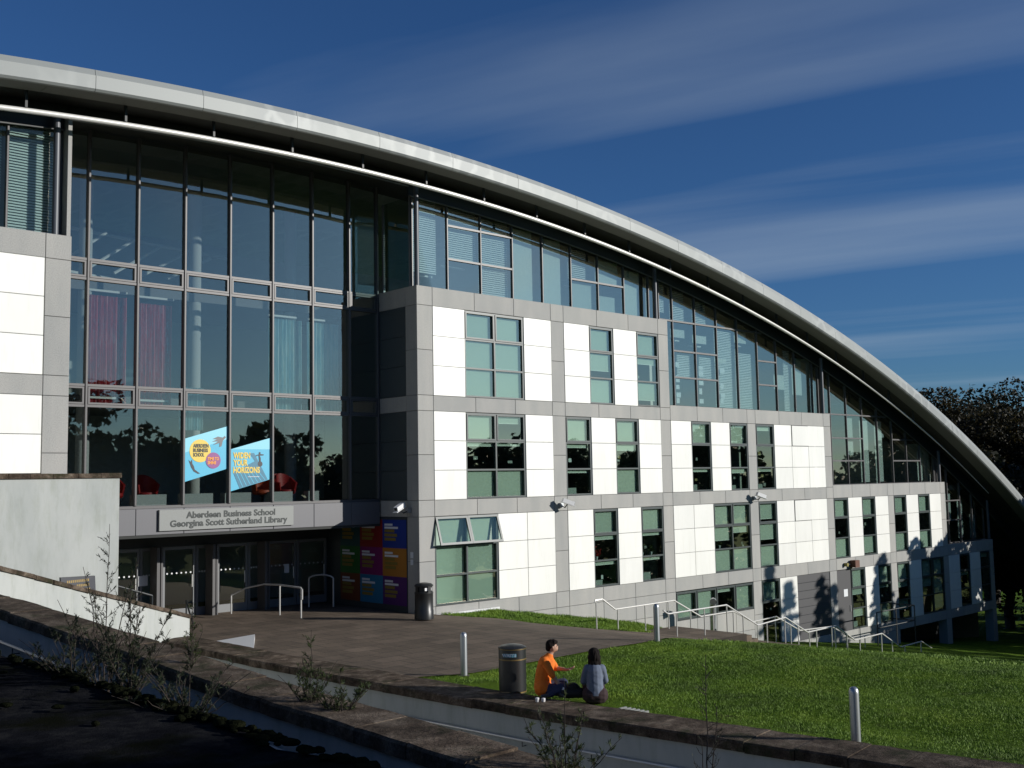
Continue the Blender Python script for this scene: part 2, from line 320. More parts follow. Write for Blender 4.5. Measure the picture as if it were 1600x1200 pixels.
# the lawn's far edge against the paving, and the paving itself
def YL(x): return np.interp(x, [-8.5, -6.3, -.3, .8, 6, 9, 40], [-8.6, -9.8, -9.6, -9.3, -6.4, -5.6, -5.6])       # lawn / paving boundary
def YS(x): return np.interp(x, [-20, .7, .75, 3, 7, 12, 16], [7, 7, -.8, -1.9, -2.7, -2.8, .4])                     # paving / grass strip by the facade
xs2 = np.unique(np.concatenate([np.arange(-11.3, -8.3, .5), np.arange(-8.3, 14, .3)])); T_ = np.linspace(0, 1, 40)
V = []; 
for x in xs2:
    y0 = float(YL(x)) if x > -8.2 else .2; y1 = float(YS(x))
    for t in T_: y = y0 + (y1 - y0) * t; V.append((x, y, float(gz(x, y)) + .02))
I = np.arange(len(V)).reshape(len(xs2), len(T_)); F = np.stack([I[:-1, :-1], I[1:, :-1], I[1:, 1:], I[:-1, 1:]], -1).reshape(-1, 4)
fc = np_mesh('forecourt_paving', V, F, 'paving', smooth=True); fc['kind'] = 'structure'
# landings and flights going down beside the facade
steps = MB(); prof = [(6.0, -.92), (6.9, -1.3), (10.3, -1.32), (12.2, -2.12), (14.0, -2.14), (15.6, -2.86), (17.7, -2.88), (19.2, -3.56), (21.4, -3.58), (23, -4.28), (25, -4.3), (26.4, -4.9), (40, -5.6)]
st_o = empty('stairs', (6, -3.5, -1), 'brown outdoor stairs with landings running down beside the facade', 'stairs')
for (xa, za), (xb_, zb) in zip(prof[:-1], prof[1:]):
    drop = za - zb
    if drop < .1 or xa > 26:
        MB().add([(xa, -5.4, za), (xb_, -5.4, zb), (xb_, -2.2, zb), (xa, -2.2, za), (xa, -5.4, za - .3), (xb_, -5.4, zb - .3), (xb_, -2.2, zb - .3), (xa, -2.2, za - .3)], [(0, 1, 2, 3), (7, 6, 5, 4), (0, 4, 5, 1), (1, 5, 6, 2), (2, 6, 7, 3), (3, 7, 4, 0)]).build('landing', 'paving', st_o)
    else:
        n = max(2, round(drop / .16))
        for i in range(n):
            MB().box(xa + (xb_ - xa) * i / n, xa + (xb_ - xa) * (i + 1) / n, -5.35, -2.25, za - drop * (i + 1) / n - .3, za - drop * (i + .5) / n).build('step', 'paving', st_o)

# ------------------------------------------------------------------ the building
CXr, CZr = -3.95, -87.0
def arc(x, r): return CZr + math.sqrt(r * r - (x - CXr) ** 2)
R_BOT, R_TOP, R_TUBE, R_GL = 101.49, 102.06, 101.02, 100.95
FY = -1.5
lib = empty('library_building', (0, 0, 0), 'long grey granite and white panelled library under a curved metal roof', 'building')
PIL = [(0, .67), (6.31, 6.99), (12.58, 13.22), (18.68, 19.32), (25.08, 25.72), (31.1, 31.74), (37.1, 37.7), (43.1, 43.62)]
BAY = [(.67, 6.31), (6.99, 12.58), (13.22, 18.68), (19.32, 25.08), (25.72, 31.1), (31.74, 37.1), (37.7, 43.1)]
ROW = dict(a=(10.1, 7.08), b=(6.56, 3.6), c=(3.06, .12), d=(-.44, -3.4))
TOPZ = [10.75, 10.75, 7.2, 7.2, 3.7, 3.7, .2]
J = .006
def slab(x0, x1, z0, z1, name='granite_slab', m='granite', y0=0., y1=.10):
    if x1 - x0 < .02 or z1 - z0 < .02: return
    MB().cbox(x0 + J, x1 - J, y0, y1, z0 + J, z1 - J).build(name, m, lib)
def band(bi, z0, z1, n=3):
    x0, x1 = BAY[bi]
    for i in range(n): slab(x0 + (x1 - x0) * i / n, x0 + (x1 - x0) * (i + 1) / n, z0, z1)
bands_all = [(10.1, 10.75), (6.56, 7.08), (3.06, 3.6), (-.44, .12), (-3.9, -3.4)]
for bi in range(7):
    t = TOPZ[bi]
    for z0, z1 in bands_all:
        if z0 > t: continue
        z1_ = t if abs(z1 - t) < .2 else z1
        if bi < 2 and z0 < -1: continue
        band(bi, z0, z1_)
# pillars: cut at every band line and halfway up
for pi, (x0, x1) in enumerate(PIL):
    t = max(TOPZ[max(pi - 1, 0)], TOPZ[min(pi, 6)]); cuts = [t]
    for z0, z1 in bands_all:
        for z in (z1, z0):
            if z < t - .25: cuts.append(z)
    cuts += [z for z in (8.6, 5.1, 1.6, -1.9) if z < t - .3]; low = -2.6 if pi < 3 else -7.2
    cuts = sorted(set([c for c in cuts if c > low + .3] + [low]))
    for za, zb in zip(cuts[:-1], cuts[1:]): slab(x0, x1, za, zb, y1=.14 if pi < 5 else .5)
# plinth below the lowest full storey
for bi in (0, 1):
    for k in range(3):
        x0, x1 = BAY[bi]; xa, xb_ = x0 + (x1 - x0) * k / 3, x0 + (x1 - x0) * (k + 1) / 3
        slab(xa, xb_, -1.3, -.44); slab(xa, xb_, -2.6, -1.3)
MB().box(.2, 3.4, -.12, -.02, -.22, -.12).build('plinth_ledge', 'white_paint', lib)
for k in range(4):                                            # below the strip window of the third bay
    x0, x1 = BAY[2]; xa, xb_ = x0 + (x1 - x0) * k / 4, x0 + (x1 - x0) * (k + 1) / 4
    slab(xa, xb_, -2.5, -1.62); slab(xa, xb_, -3.4, -2.5); slab(xa, xb_, -5, -3.9)
for bi in (3, 4):
    for k in range(3):
        x0, x1 = BAY[bi]; slab(x0 + (x1 - x0) * k / 3, x0 + (x1 - x0) * (k + 1) / 3, -6.6, -3.9)
def panel(bi, u0, u1, row, third=None, m='white_panel', name='white_panel'):
    x0, x1 = BAY[bi]; w = (x1 - x0) / 4; zt, zb = ROW[row]; h = (zt - zb) / 3
    for k in (range(3) if third is None else [third]):
        MB().cbox(x0 + w * u0 + .010, x0 + w * u1 - .010, -.012, .08, zt - h * (k + 1) + .007, zt - h * k - .007, .006).build(name, m, lib)
def pane_obj(x0, x1, z0, z1, y, parent, m='glass_green', name='pane', jit=.0028):
    a, b = random.uniform(-jit, jit), random.uniform(-jit, jit); w, h = (x1 - x0) / 2, (z1 - z0) / 2
    q = lambda sx, sz: (x0 + w + sx * w, y + a * sx * w + b * sz * h, z0 + h + sz * h)
    return MB().prism([q(-1, -1), q(1, -1), q(1, 1), q(-1, 1)], (0, .012, 0)).build(name, m, parent)
def window(bi, u0, n, row, cover, rows=3, z=None, open_top=False):
    x0, x1 = BAY[bi]; w = (x1 - x0) / 4; xa, xb_ = x0 + w * u0 + .012, x0 + w * (u0 + n) - .012
    zt, zb = z or (ROW[row][0] - .012, ROW[row][1] + .012); h = (zt - zb) / rows; fr = MB(); t = .055
    fr.box(xa, xa + t, .02, .14, zb, zt); fr.box(xb_ - t, xb_, .02, .14, zb, zt); fr.box(xa + t, xb_ - t, .02, .14, zb, zb + t); fr.box(xa + t, xb_ - t, .02, .14, zt - t, zt)
    for k in range(1, rows): fr.box(xa + t, xb_ - t, .022, .138, zt - h * k - t * .55, zt - h * k + t * .55)
    for k in range(1, n): fr.box(xa + (xb_ - xa) * k / n - t * .6, xa + (xb_ - xa) * k / n + t * .6, .018, .136, zb + t, zt - t)
    o = fr.build('window', 'window_frame', lib); cw = (xb_ - xa) / n
    for c in range(n):
        for k in range(rows):
            pa, pb = xa + cw * c + t * .6, xa + cw * (c + 1) - t * .6; z1, z0 = zt - h * k - t * .6, zt - h * (k + 1) + t * .6
            if k == 0 and open_top:
                a = math.radians(17); ca, sa = math.cos(a), math.sin(a); H = z1 - z0 + .06
                def tp(x, d, yy): return (x, .0 - d * sa + yy * ca - .02, z1 + .03 - d * ca - yy * sa)
                f = MB(); b_ = .075
                for (u, v_, d0, d1) in ((pa - .03, pa - .03 + b_, 0, H), (pb + .03 - b_, pb + .03, 0, H), (pa - .03 + b_, pb + .03 - b_, 0, b_), (pa - .03 + b_, pb + .03 - b_, H - b_, H)):
                    f.prism([tp(u, d0, 0), tp(v_, d0, 0), tp(v_, d1, 0), tp(u, d1, 0)], Vector(tp(0, 0, .05)) - Vector(tp(0, 0, 0)))
                f.build('open_sash', 'window_frame', o)
                f = MB(); f.prism([tp(pa + .04, b_, .02), tp(pb - .04, b_, .02), tp(pb - .04, H - b_, .02), tp(pa + .04, H - b_, .02)], Vector(tp(0, 0, .012)) - Vector(tp(0, 0, 0))); f.build('pane', 'glass_green', o)
            else:
                if k == 0:                                   # the opening light has a second, inner frame
                    f = MB(); s_ = .055; f.box(pa, pa + s_, -.005, .10, z0, z1); f.box(pb - s_, pb, -.005, .10, z0, z1); f.box(pa + s_, pb - s_, -.005, .10, z0, z0 + s_); f.box(pa + s_, pb - s_, -.005, .10, z1 - s_, z1)
                    f.build('sash', 'window_frame', o); pa, pb, z0, z1 = pa + s_, pb - s_, z0 + s_, z1 - s_
                pane_obj(pa, pb, z0, z1, .07, o)
            cv = cover[c][k] if c < len(cover) else 0
            if cv < .5 and rows > 1:
                if k == rows - 1: MB().box(pa + .03, pa + (pb - pa) * random.uniform(.5, .75), .34, .40, z0 - .02, z0 + random.uniform(.16, .28)).build('radiator', 'cabinet', o)
                for _ in range(random.choice((0, 1, 1, 2))):
                    xx, zz_ = random.uniform(pa + .05, pb - .3), random.uniform(z0 + .05, z1 - .35); MB().box(xx, xx + random.uniform(.10, .22), .30, .305, zz_, zz_ + random.uniform(.08, .16)).build('paper', random.choice(('p_white', 'sign_board', 'p_ochre', 'cabinet')), o)
            if cv > 0:
                zz0 = z1 - (z1 - z0) * cv
                MB().box(pa + .01, pb - .01, .150, .156, zz0, z1 + .01).build('blind', 'blind', o)
                MB().box(pa + .01, pb - .01, .146, .160, zz0 - .025, zz0).build('blind_bar', 'blind_bar', o)
    return o
# ---- storey patterns, bay by bay
panel(0, 0, 1, 'a'); window(0, 1, 2, 'a', [(1, 1, .97), (1, .95, 1)]); panel(0, 3, 4, 'a')
panel(1, 0, 1, 'a'); window(1, 1, 1, 'a', [(1, .7, 1)]); panel(1, 2, 3, 'a'); window(1, 3, 1, 'a', [(1, .25, .75)])
panel(0, 0, 1, 'b'); window(0, 1, 2, 'b', [(1, .12, 1), (.28, .1, 1)]); panel(0, 3, 4, 'b')
window(1, 0, 1, 'b', [(1, .14, .1)]); panel(1, 1, 2, 'b'); window(1, 2, 1, 'b', [(1, .24, 1)]); panel(1, 3, 4, 'b')
window(0, 0, 2, 'c', [(1, 1, 1), (1, 1, 1)], open_top=True); panel(0, 2, 3, 'c'); panel(0, 3, 4, 'c')
panel(1, 0, 1, 'c'); window(1, 1, 1, 'c', [(1, .16, .14)]); panel(1, 2, 3, 'c'); window(1, 3, 1, 'c', [(1, .12, .12)])
panel(2, 0, 1, 'b'); window(2, 1, 1, 'b', [(1, 0, .12)]); panel(2, 2, 3, 'b'); window(2, 3, 1, 'b', [(1, 0, .2)])
window(3, 0, 1, 'b', [(.22, 0, .14)]); [panel(3, k, k + 1, 'b') for k in (1, 2, 3)]
for row in 'bc':
    x0, x1 = BAY[3]; w = (x1 - x0) / 4; zt = ROW[row][0]; MB().cbox(x0 + 2 * w + .016, x0 + 3 * w - .016, -.045, -.023, zt - .965, zt - .025, .006).build('access_panel', 'white_panel', lib); MB().box(x0 + 2 * w + .002, x0 + 3 * w - .002, -.0215, -.0135, zt - .99, zt - .004).build('access_panel_gap', 'black', lib)
panel(2, 0, 1, 'c'); panel(2, 1, 2, 'c'); window(2, 2, 2, 'c', [(1, .62, 1), (1, .3, 1)])
window(3, 0, 1, 'c', [(.85, .75, 1)]); [panel(3, k, k + 1, 'c') for k in (1, 2, 3)]
for bi, cv in ((4, [(1, 0, 1), (1, .06, .9)]), (5, [(1, 0, 1), (1, 0, 1)])):
    window(bi, 0, 1, 'c', [cv[0]]); panel(bi, 1, 2, 'c'); window(bi, 2, 1, 'c', [cv[1]]); panel(bi, 3, 4, 'c')
window(2, 0, 4, 'd', [(1,), (.97,), (.15,), (1,)], rows=1, z=(-.47, -1.6))
window(3, 0, 1, 'd', [(1, .0, 0)]); panel(3, 1, 2, 'd')
x0, x1 = BAY[3]; w = (x1 - x0) / 4
gd = MB(); [gd.cbox(x0 + 2 * w + .02, x1 - .01, .03, .1, -3.4 + .37 * k + .004, -3.4 + .37 * (k + 1) - .004, .01) for k in range(8)]; gd.build('shutter_door', 'shutter', lib)
x0, x1 = BAY[4]; w = (x1 - x0) / 4
dd = MB().cbox(x0 + .03, x0 + w - .03, .03, .09, -3.4, -.46, .01).build('service_door', 'shutter', lib)
MB().box(x0 + w * .45, x0 + w * .72, .020, .029, -1.75, -1.4).build('notice', 'p_white', dd)
MB().tube([(x0 + w * .85, 0, -2.5), (x0 + w * .85, 0, -2.2)], .02).build('handle', 'steel', dd)
window(4, 1, 1, 'd', [(1, .3, .4)]); panel(4, 2, 3, 'd'); window(4, 3, 1, 'd', [(1, .16, 1)])
window(5, 0, 1, 'd', [(1, .3, .5)]); panel(5, 1, 2, 'd'); window(5, 2, 2, 'd', [(1, .5, 0), (1, 1, .8)])
panel(6, 0, 1, 'd'); window(6, 1, 1, 'd', [(0, .2, 0)]); panel(6, 2, 3, 'd'); window(6, 3, 1, 'd', [(.3, 0, 0)])
# ---- return wall beside the entrance recess (faces -X)
def xslab(y0, y1, z0, z1, m='granite', name='granite_slab', x0=0.):
    MB().box(x0, x0 + .1, y0 + J, y1 - J, z0 + J, z1 - J).build(name, m, lib)
for za, zb in ((-.3, 1.6), (1.6, 3.06), (3.06, 3.6), (3.6, 5.1), (5.1, 6.56), (6.56, 7.08), (7.08, 8.6), (8.6, 10.1), (10.1, 10.75)): xslab(.105, .62, za, zb, x0=.004)
for za, zb in ((10.1, 10.75), (6.56, 7.08), (3.06, 3.6)): xslab(.62, 2.1, za, zb, x0=.006)
for zt, zb in ((10.1, 7.08), (6.56, 3.6)):
    h = (zt - zb) / 3
    for k in range(3): xslab(.62, 2.1, zt - h * (k + 1), zt - h * k, 'dark_panel', 'dark_panel')
for za, zb in ((-.3, 1.6), (1.6, 3.06)): xslab(.62, 3.3, za, zb, 'dark_panel', 'dark_panel'); xslab(3.3, 5.6, za, zb, 'dark_panel', 'dark_panel')
xslab(2.3, 5.6, 3.06, 10.9, 'dark_panel', 'return_wall', .02)
# ---- left wing
for za, zb in ((2.6, 3.6), (3.6, 5.1), (5.1, 6.56), (6.56, 7.08), (7.08, 8.6), (8.6, 10.1), (10.1, 10.75)): slab(-12.02, -11.36, za, zb)
for z0, z1 in ((10.1, 10.75), (6.56, 7.08), (3.06, 3.6)):
    for k in range(6): slab(-12.02 - 1.9 * (k + 1), -12.02 - 1.9 * k, z0, z1)
for zt, zb in ((10.1, 7.08), (6.56, 3.6), (3.06, .12)):
    h = (zt - zb) / 3
    for k in range(3):
        for c in range(6): MB().cbox(-12.03 - 1.9 * (c + 1) + .01, -12.03 - 1.9 * c - .01, -.012, .08, zt - h * (k + 1) + .007, zt - h * k - .007, .006).build('white_panel', 'white_panel', lib)
MB().box(-11.46, -11.36, .105, 5.6, 0, 14).build('return_wall', 'granite', lib)

# ---- curved roof
def arc_strip(xa, xb_, rb, rt_, y0, y1, n):
    m = MB(); X = np.linspace(xa, xb_, n + 1)
    for x in X: m.v += [(x, y0, arc(x, rb)), (x, y1, arc(x, rb)), (x, y1, arc(x, rt_)), (x, y0, arc(x, rt_))]
    for i in range(n):
        a, b = 4 * i, 4 * i + 4; m.f += [(a, b, b + 1, a + 1), (a + 1, b + 1, b + 2, a + 2), (a + 2, b + 2, b + 3, a + 3), (a + 3, b + 3, b, a)]
    m.f += [(0, 1, 2, 3), (4 * n + 3, 4 * n + 2, 4 * n + 1, 4 * n)]; m.mi = [0] * len(m.f); return m
XL_, XR_ = -42., 52.
roof = arc_strip(XL_, XR_, R_BOT + .32, R_TOP - .03, FY + .16, 20, 90).build('roof', 'roof_metal', lib)
xe = XL_ + 1.1
while xe < XR_:
    x2 = min(xe + 2.95, XR_); m = MB(); n = 6; X = np.linspace(xe + .006, x2 - .006, n + 1)
    for x in X:
        b, t = arc(x, R_BOT), arc(x, R_TOP)
        m.v += [(x, FY + .05, b), (x, FY, b + .06), (x, FY - .01, b + .40), (x, FY + .02, b + .41), (x, FY + .06, t), (x, FY + .3, t + .02), (x, FY + .3, b + .32), (x, FY + .15, b)]
    for i in range(n):
        for k in range(8): a = 8 * i; m.f.append((a + k, a + 8 + k, a + 8 + (k + 1) % 8, a + (k + 1) % 8))
    m.f += [tuple(range(8))[::-1], tuple(8 * n + k for k in range(8))]; m.mi = [0] * len(m.f)
    m.build('fascia_panel', 'roof_metal', roof); xe = x2
X = np.arange(XL_, XR_, 2.95)
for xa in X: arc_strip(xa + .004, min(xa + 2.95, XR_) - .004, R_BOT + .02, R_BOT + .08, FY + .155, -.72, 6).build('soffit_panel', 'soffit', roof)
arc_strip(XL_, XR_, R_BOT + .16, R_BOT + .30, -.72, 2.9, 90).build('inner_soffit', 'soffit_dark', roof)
for xa_, xb2, dz_, nn_ in ((XL_, -11.4, .55, 30), (-11.39, -.01, .24, 12), (0., XR_, .55, 60)):
    arc_strip(xa_, xb2, R_BOT - dz_, R_BOT + .155, .40, .47, nn_).build('head_beam', 'dark_metal', roof)
    MB().tube([(x, .36, arc(x, R_BOT - dz_)) for x in np.linspace(xa_, min(xb2, 45), 60)], .025, 6).build('head_trim', 'grey_frame', roof, True)
# bright handrail-like tube slung under the eaves, with hangers; thinned to the right to imitate fading into shade
gut = MB().tube([(x, -.60, arc(x, R_TUBE)) for x in np.linspace(XL_, 42, 120)], [float(np.interp(x, [20, 42], [.072, .02])) for x in np.linspace(XL_, 42, 120)], 10).build('eaves_tube', 'steel', roof, True)
for x in np.arange(-38.3, 34, 2.55): MB().box(x - .03, x + .03, -.68, -.60, arc(x, R_TUBE) + .07, arc(x, R_BOT) + .14).build('tube_hanger', 'dark_metal', roof)
# ---- upper glazing behind the granite edge
YG = .5
mull_x = [.2 + 1.55 * k for k in range(0, 29)]
def base_z(x):
    return 10.72 if x < 13.0 else 7.17 if x < 25.5 else 3.67 if x < 37.5 else .17
def gl_top(x): return arc(x, R_BOT - .56)
def glazing(name, xa_list, zb, transoms, blinds, shade=None):
    hb = MB().box(xa_list[0] - .03, xa_list[-1] + .03, YG - .05, YG + .05, zb, zb + .05).build(name, 'mullion', lib)
    for i, x in enumerate(xa_list):
        t = gl_top(x) + .3
        if t > zb + .1: MB().cbox(x - .03, x + .03, YG - .06, YG + .06, zb + .05, t, .01).build('mullion', 'mullion', hb)
    for i, (xa, xb_) in enumerate(zip(xa_list[:-1], xa_list[1:])):
        zs = sorted([z for (k, z) in transoms if k == i and z < gl_top(xa) - .1])
        lv = [zb + .05] + zs + [99]
        for z in zs:
            xe_ = xb_
            while gl_top(xe_) < z - .02 and xe_ > xa + .1: xe_ -= .05
            MB().box(xa + .03, xe_ - .03, YG - .052, YG + .052, z - .035, z + .035).build('transom', 'mullion', hb)
        for za, zc in zip(lv[:-1], lv[1:]):
            za_, x_a, x_b = za + .035, xa + .03, xb_ - .03
            ta, tb = min(gl_top(x_a) + .25, zc - .035), min(gl_top(x_b) + .25, zc - .035)
            if tb < za_ + .02:
                if ta < za_ + .1: continue
                xm = x_a
                while gl_top(xm) + .25 > za_ and xm < x_b: xm += .03
                poly = [(x_a, za_), (xm, za_), (x_a, ta)]
            else: poly = [(x_a, za_), (x_b, za_), (x_b, tb), (x_a, ta)]
            a, b = random.uniform(-.003, .003), random.uniform(-.003, .003); mxp = (x_a + x_b) / 2
            MB().prism([(x, YG + a * (x - mxp) + b * (z - za_ - .5), z) for x, z in poly], (0, .012, 0)).build('pane', 'glass_blue', hb)
        for (k, z0, z1, kind, f0, f1) in blinds:
            if k != i: continue
            bxa, bxb = xa + .06 + (xb_ - xa - .12) * f0, xa + .06 + (xb_ - xa - .12) * f1
            if kind == 'v':
                m = MB(); z = z0
                while z < min(z1, gl_top(bxb) + .1): m.add([(bxa, YG + .16, z), (bxb, YG + .16, z), (bxb, YG + .195, z + .055), (bxa, YG + .195, z + .055)], [(0, 1, 2, 3)]); z += .075
                if m.f: m.build('venetian_blind', 'venetian', hb)
            else:
                zt_ = min(z1, gl_top(bxb) + .1)
                if zt_ > z0 + .05: MB().box(bxa, bxb, YG + .17, YG + .176, z0, zt_).build('blind', 'blind', hb)
    return hb
mx0 = mull_x[:9]
glazing('upper_glazing', mx0 + [13.0], 10.72, [(1, 13.11), (2, 13.11), (1, 11.93), (2, 11.93), (5, 11.95), (6, 11.95)],
        [(0, 11.35, 14, 'v', 0, .8), (1, 11.95, 14, 'v', 0, 1), (2, 10.9, 14, 'v', 0, 1), (3, 10.85, 14, 'b', .02, .8), (4, 10.8, 14, 'b', .02, .78), (5, 12.0, 14, 'v', 0, .7), (5, 10.8, 11.9, 'b', .02, .95), (6, 12.0, 14, 'b', 0, .95), (6, 10.8, 11.5, 'b', .05, .8), (7, 10.8, 14, 'b', .02, .8), (8, 10.8, 14, 'b', 0, .7)])
mx1 = [13.25] + mull_x[9:17] + [25.5]
glazing('upper_glazing', mx1, 7.17, [(i, 10.85) for i in range(9)] + [(1, 9.58), (2, 9.58), (1, 8.45), (2, 8.45), (5, 9.54), (5, 8.43)],
        [(0, 11.2, 13, 'v', 0, .7), (1, 10.95, 13, 'v', .02, .7), (2, 10.95, 13, 'v', .02, .7), (1, 10.2, 10.55, 'b', .02, .7), (2, 10.05, 10.4, 'b', 0, .7), (3, 9.3, 9.5, 'b', 0, .6), (4, 10.3, 10.8, 'b', 0, .65), (6, 8.3, 9, 'b', 0, .6), (7, 8.1, 9.9, 'b', 0, .6), (3, 7.3, 10.8, 'v', .02, .95), (4, 7.3, 9.8, 'v', .02, .9), (6, 7.3, 10.2, 'v', .6, .98), (1, 8.5, 9.5, 'v', .3, .98), (2, 8.5, 9.5, 'v', .3, .98)])
mx2 = [25.75] + mull_x[17:25] + [37.5]
glazing('upper_glazing', mx2, 3.67, [(i, 7.24) for i in range(6)] + [(1, 6.05), (2, 6.05), (1, 4.9), (2, 4.9), (5, 6.04), (6, 6.04), (5, 4.9), (6, 4.9)],
        [(3, 3.8, 7, 'b', 0, .6), (4, 3.8, 7, 'b', 0, .55), (2, 6.1, 7.1, 'b', .1, .6), (2, 5.2, 5.9, 'b', .1, .6), (7, 3.8, 5.4, 'b', 0, .4)])
mx3 = mull_x[25:]
glazing('upper_glazing', [37.75] + mx3, .17, [(0, 2.6), (1, 2.6), (0, 1.48), (1, 1.48)], [(1, 1.5, 3, 'b', .0, .5), (2, .4, 2.6, 'b', 0, .45), (3, .3, 1.7, 'b', 0, .5)])
glazing('upper_glazing', [-20.6 + 1.55 * k for k in range(6)] + [-11.5], 10.72, [], [(k, 10.8, 14, 'v', .02, .98) for k in range(6)])
ug = [q for q in lib.children if q.name.startswith('upper_glazing')][1]
for x, zs_ in ((14.35, (8.9, 8.25, 7.95, 7.6, 7.35)), (15.95, (8.85, 8.6, 8.2, 7.8, 7.4)), (17.5, (8.8, 8.1, 7.7, 7.45))):
    for z in zs_: MB().box(x, x + random.uniform(.2, .34), YG + .03, YG + .034, z, z + random.uniform(.18, .30)).build('paper', 'p_white', ug)
for q, spots in (([q for q in lib.children if q.name.startswith('upper_glazing')][0], ((1.9, 3.0, 11.75), (8.1, 9.0, 11.75), (9.7, 10.6, 11.2), (.5, 1.5, 11.3))), (ug, ((14.4, 15.3, 10.1), (15.9, 16.8, 9.95), (19.0, 19.9, 10.2)))):
    for xa, xb_, z in spots: MB().box(xa, xb_, YG + .5, YG + .56, z, z + .06).build('light_fitting', 'truss_white', q)
# upper corner return glazing at the entrance recess
cg = MB().box(.14, .22, .56, 2.1, 10.72, 10.78).build('corner_glazing', 'mullion', lib)
MB().box(.14, .22, .5, .58, 10.78, 13.9).build('mullion', 'grey_frame', cg); MB().box(.14, .22, 2.02, 2.1, 10.78, 13.9).build('mullion', 'grey_frame', cg)
MB().box(.175, .187, .59, 2.01, 10.78, 13.9).build('pane', 'glass_blue', cg)
# round columns standing on the granite edge
for x, z0 in ((.12, 10.75), (12.62, 10.75), (25.3, 7.2), (37.35, 3.7), (-11.75, 10.75), (43.4, .2)):
    MB().tube([(x, .12, z0), (x, .12, arc(x, R_BOT) - .25)], .085, 14).build('column', 'column_grey', lib, True)

# ---- entrance curtain wall
YC = 2.2
cm = [-11.36, -10.08, -8.62, -7.15, -5.65, -4.15, -2.66, -1.2, -.03]
zt_ = [3.65, 6.5, 7.08, 10.1, 10.66]
cw = MB().box(-11.36, -.0, YC - .05, YC + .06, 3.58, 3.66).build('curtain_wall', 'mullion', lib)
for x in cm: MB().cbox(x - .035, x + .035, YC - .10, YC + .08, 3.66, arc(x, R_BOT) + .1, .012).build('mullion', 'mullion', cw)
for xa, xb_ in zip(cm[:-1], cm[1:]):
    for z in zt_[1:]: MB().box(xa + .036, xb_ - .036, YC - .07, YC + .06, z - .035, z + .035).build('transom', 'mullion', cw)
    for za, zb in zip(zt_, zt_[1:] + [arc((xa + xb_) / 2, R_BOT) + .1]):
        p0, p1, q0, q1 = xa + .036, xb_ - .036, za + .036, zb - .036
        if zb - za < .8:                                       # the narrow vents have an inner sash
            f = MB(); s_ = .05; f.box(p0 + .02, p0 + .02 + s_, YC - .075, YC + .04, q0 + .01, q1 - .01); f.box(p1 - .02 - s_, p1 - .02, YC - .075, YC + .04, q0 + .01, q1 - .01)
            f.box(p0 + .02 + s_, p1 - .02 - s_, YC - .075, YC + .04, q0 + .01, q0 + .01 + s_); f.box(p0 + .02 + s_, p1 - .02 - s_, YC - .075, YC + .04, q1 - .01 - s_, q1 - .01); f.build('vent_sash', 'mullion', cw)
        pane_obj(p0, p1, q0, q1, YC, cw, 'glass_curtain', jit=.0018)
# fascia over the doors
for xa, xb_ in zip(cm[:-1], cm[1:]): MB().cbox(xa + .006, xb_ - .006, YC - .12, YC + .02, 2.82, 3.575, .008).build('fascia', 'fascia_grey', lib)
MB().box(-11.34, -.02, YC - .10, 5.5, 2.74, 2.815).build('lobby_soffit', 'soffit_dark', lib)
# doors at the back of the lobby
YD = 5.2
dw = MB().box(-11.3, -.05, YD, YD + .1, 2.28, 2.74).build('door_screen', 'dark_metal', lib)
dx = [-11.2, -10.1, -9.0, -8.25, -7.1, -6.35, -5.2, -4.45, -3.3, -2.55, -1.4, -.15]
for i, (xa, xb_) in enumerate(zip(dx[:-1], dx[1:])):
    d = MB(); t = .09
    d.box(xa + .01, xa + t, YD - .03, YD + .05, .02, 2.27); d.box(xb_ - t, xb_ - .01, YD - .03, YD + .05, .02, 2.27); d.box(xa + t, xb_ - t, YD - .03, YD + .05, .02, .28); d.box(xa + t, xb_ - t, YD - .03, YD + .05, 2.17, 2.27)
    do = d.build('door', 'grey_frame', lib)
    pane_obj(xa + t, xb_ - t, .28, 2.17, YD, do, 'glass_clear')
    dm = MB()
    for k in range(6): xx = xa + t + (xb_ - xa - 2 * t) * (k + .5) / 6; dm.tube([(xx, YD - .012, 1.42), (xx, YD - .004, 1.42)], .028, 10)
    dm.build('safety_dots', 'p_white', do)
    MB().tube([(xb_ - .16, YD - .10, .95), (xb_ - .16, YD - .10, 1.35)], .016, 8).build('handle', 'steel', do)
for x in (-8.62, -6.72, -4.82, -2.9): # bright folded-back leaves of the sliding doors
    MB().box(x - .05, x + .05, YD - .55, YD - .05, .02, 2.3).build('door_leaf', 'mullion', lib)
    MB().box(x + .11, x + .17, YD - .50, YD - .05, .02, 2.3).build('door_leaf', 'mullion', lib)
MB().box(-7.15, -6.85, YD - .06, YD - .04, 1.1, 1.42).build('notice', 'p_white', lib)
MB().box(-1.9, -1.72, YD - .06, YD - .04, 1.15, 1.45).build('notice', 'p_white', lib)
# ---- interior
for z in (0.0, 3.5, 7.0, 10.5): MB().box(.16, 43 if z < 1 else 25 if z < 4 else 25 if z < 8 else 12.9, .16, 9, z - .3, z - .02).build('floor_slab', 'interior_floor', lib)
MB().box(12.9, 43, .60, 9, 3.2, 3.48).build('floor_slab', 'interior_floor', lib); MB().box(.2, 43.2, .16, 9, -3.75, -3.5).build('floor_slab', 'interior_floor', lib)
for z in (3.5, 7.0, 10.5): MB().box(-11.3, -.02, 2.4 if z < 4 else 4.4, 12, z - .3, z).build('floor_slab', 'interior_floor', lib)
MB().box(-24, -11.5, .16, 9, 10.2, 10.5).build('floor_slab', 'interior_floor', lib)
bw = [(x, 9.0, min(13., arc(x, R_BOT) - .2)) for x in np.linspace(-24, 46, 40)]
MB().prism([(-24, 9.0, -7), (46, 9.0, -7)] + bw[::-1], (0, .2, 0)).build('back_wall', 'interior_wall', lib)
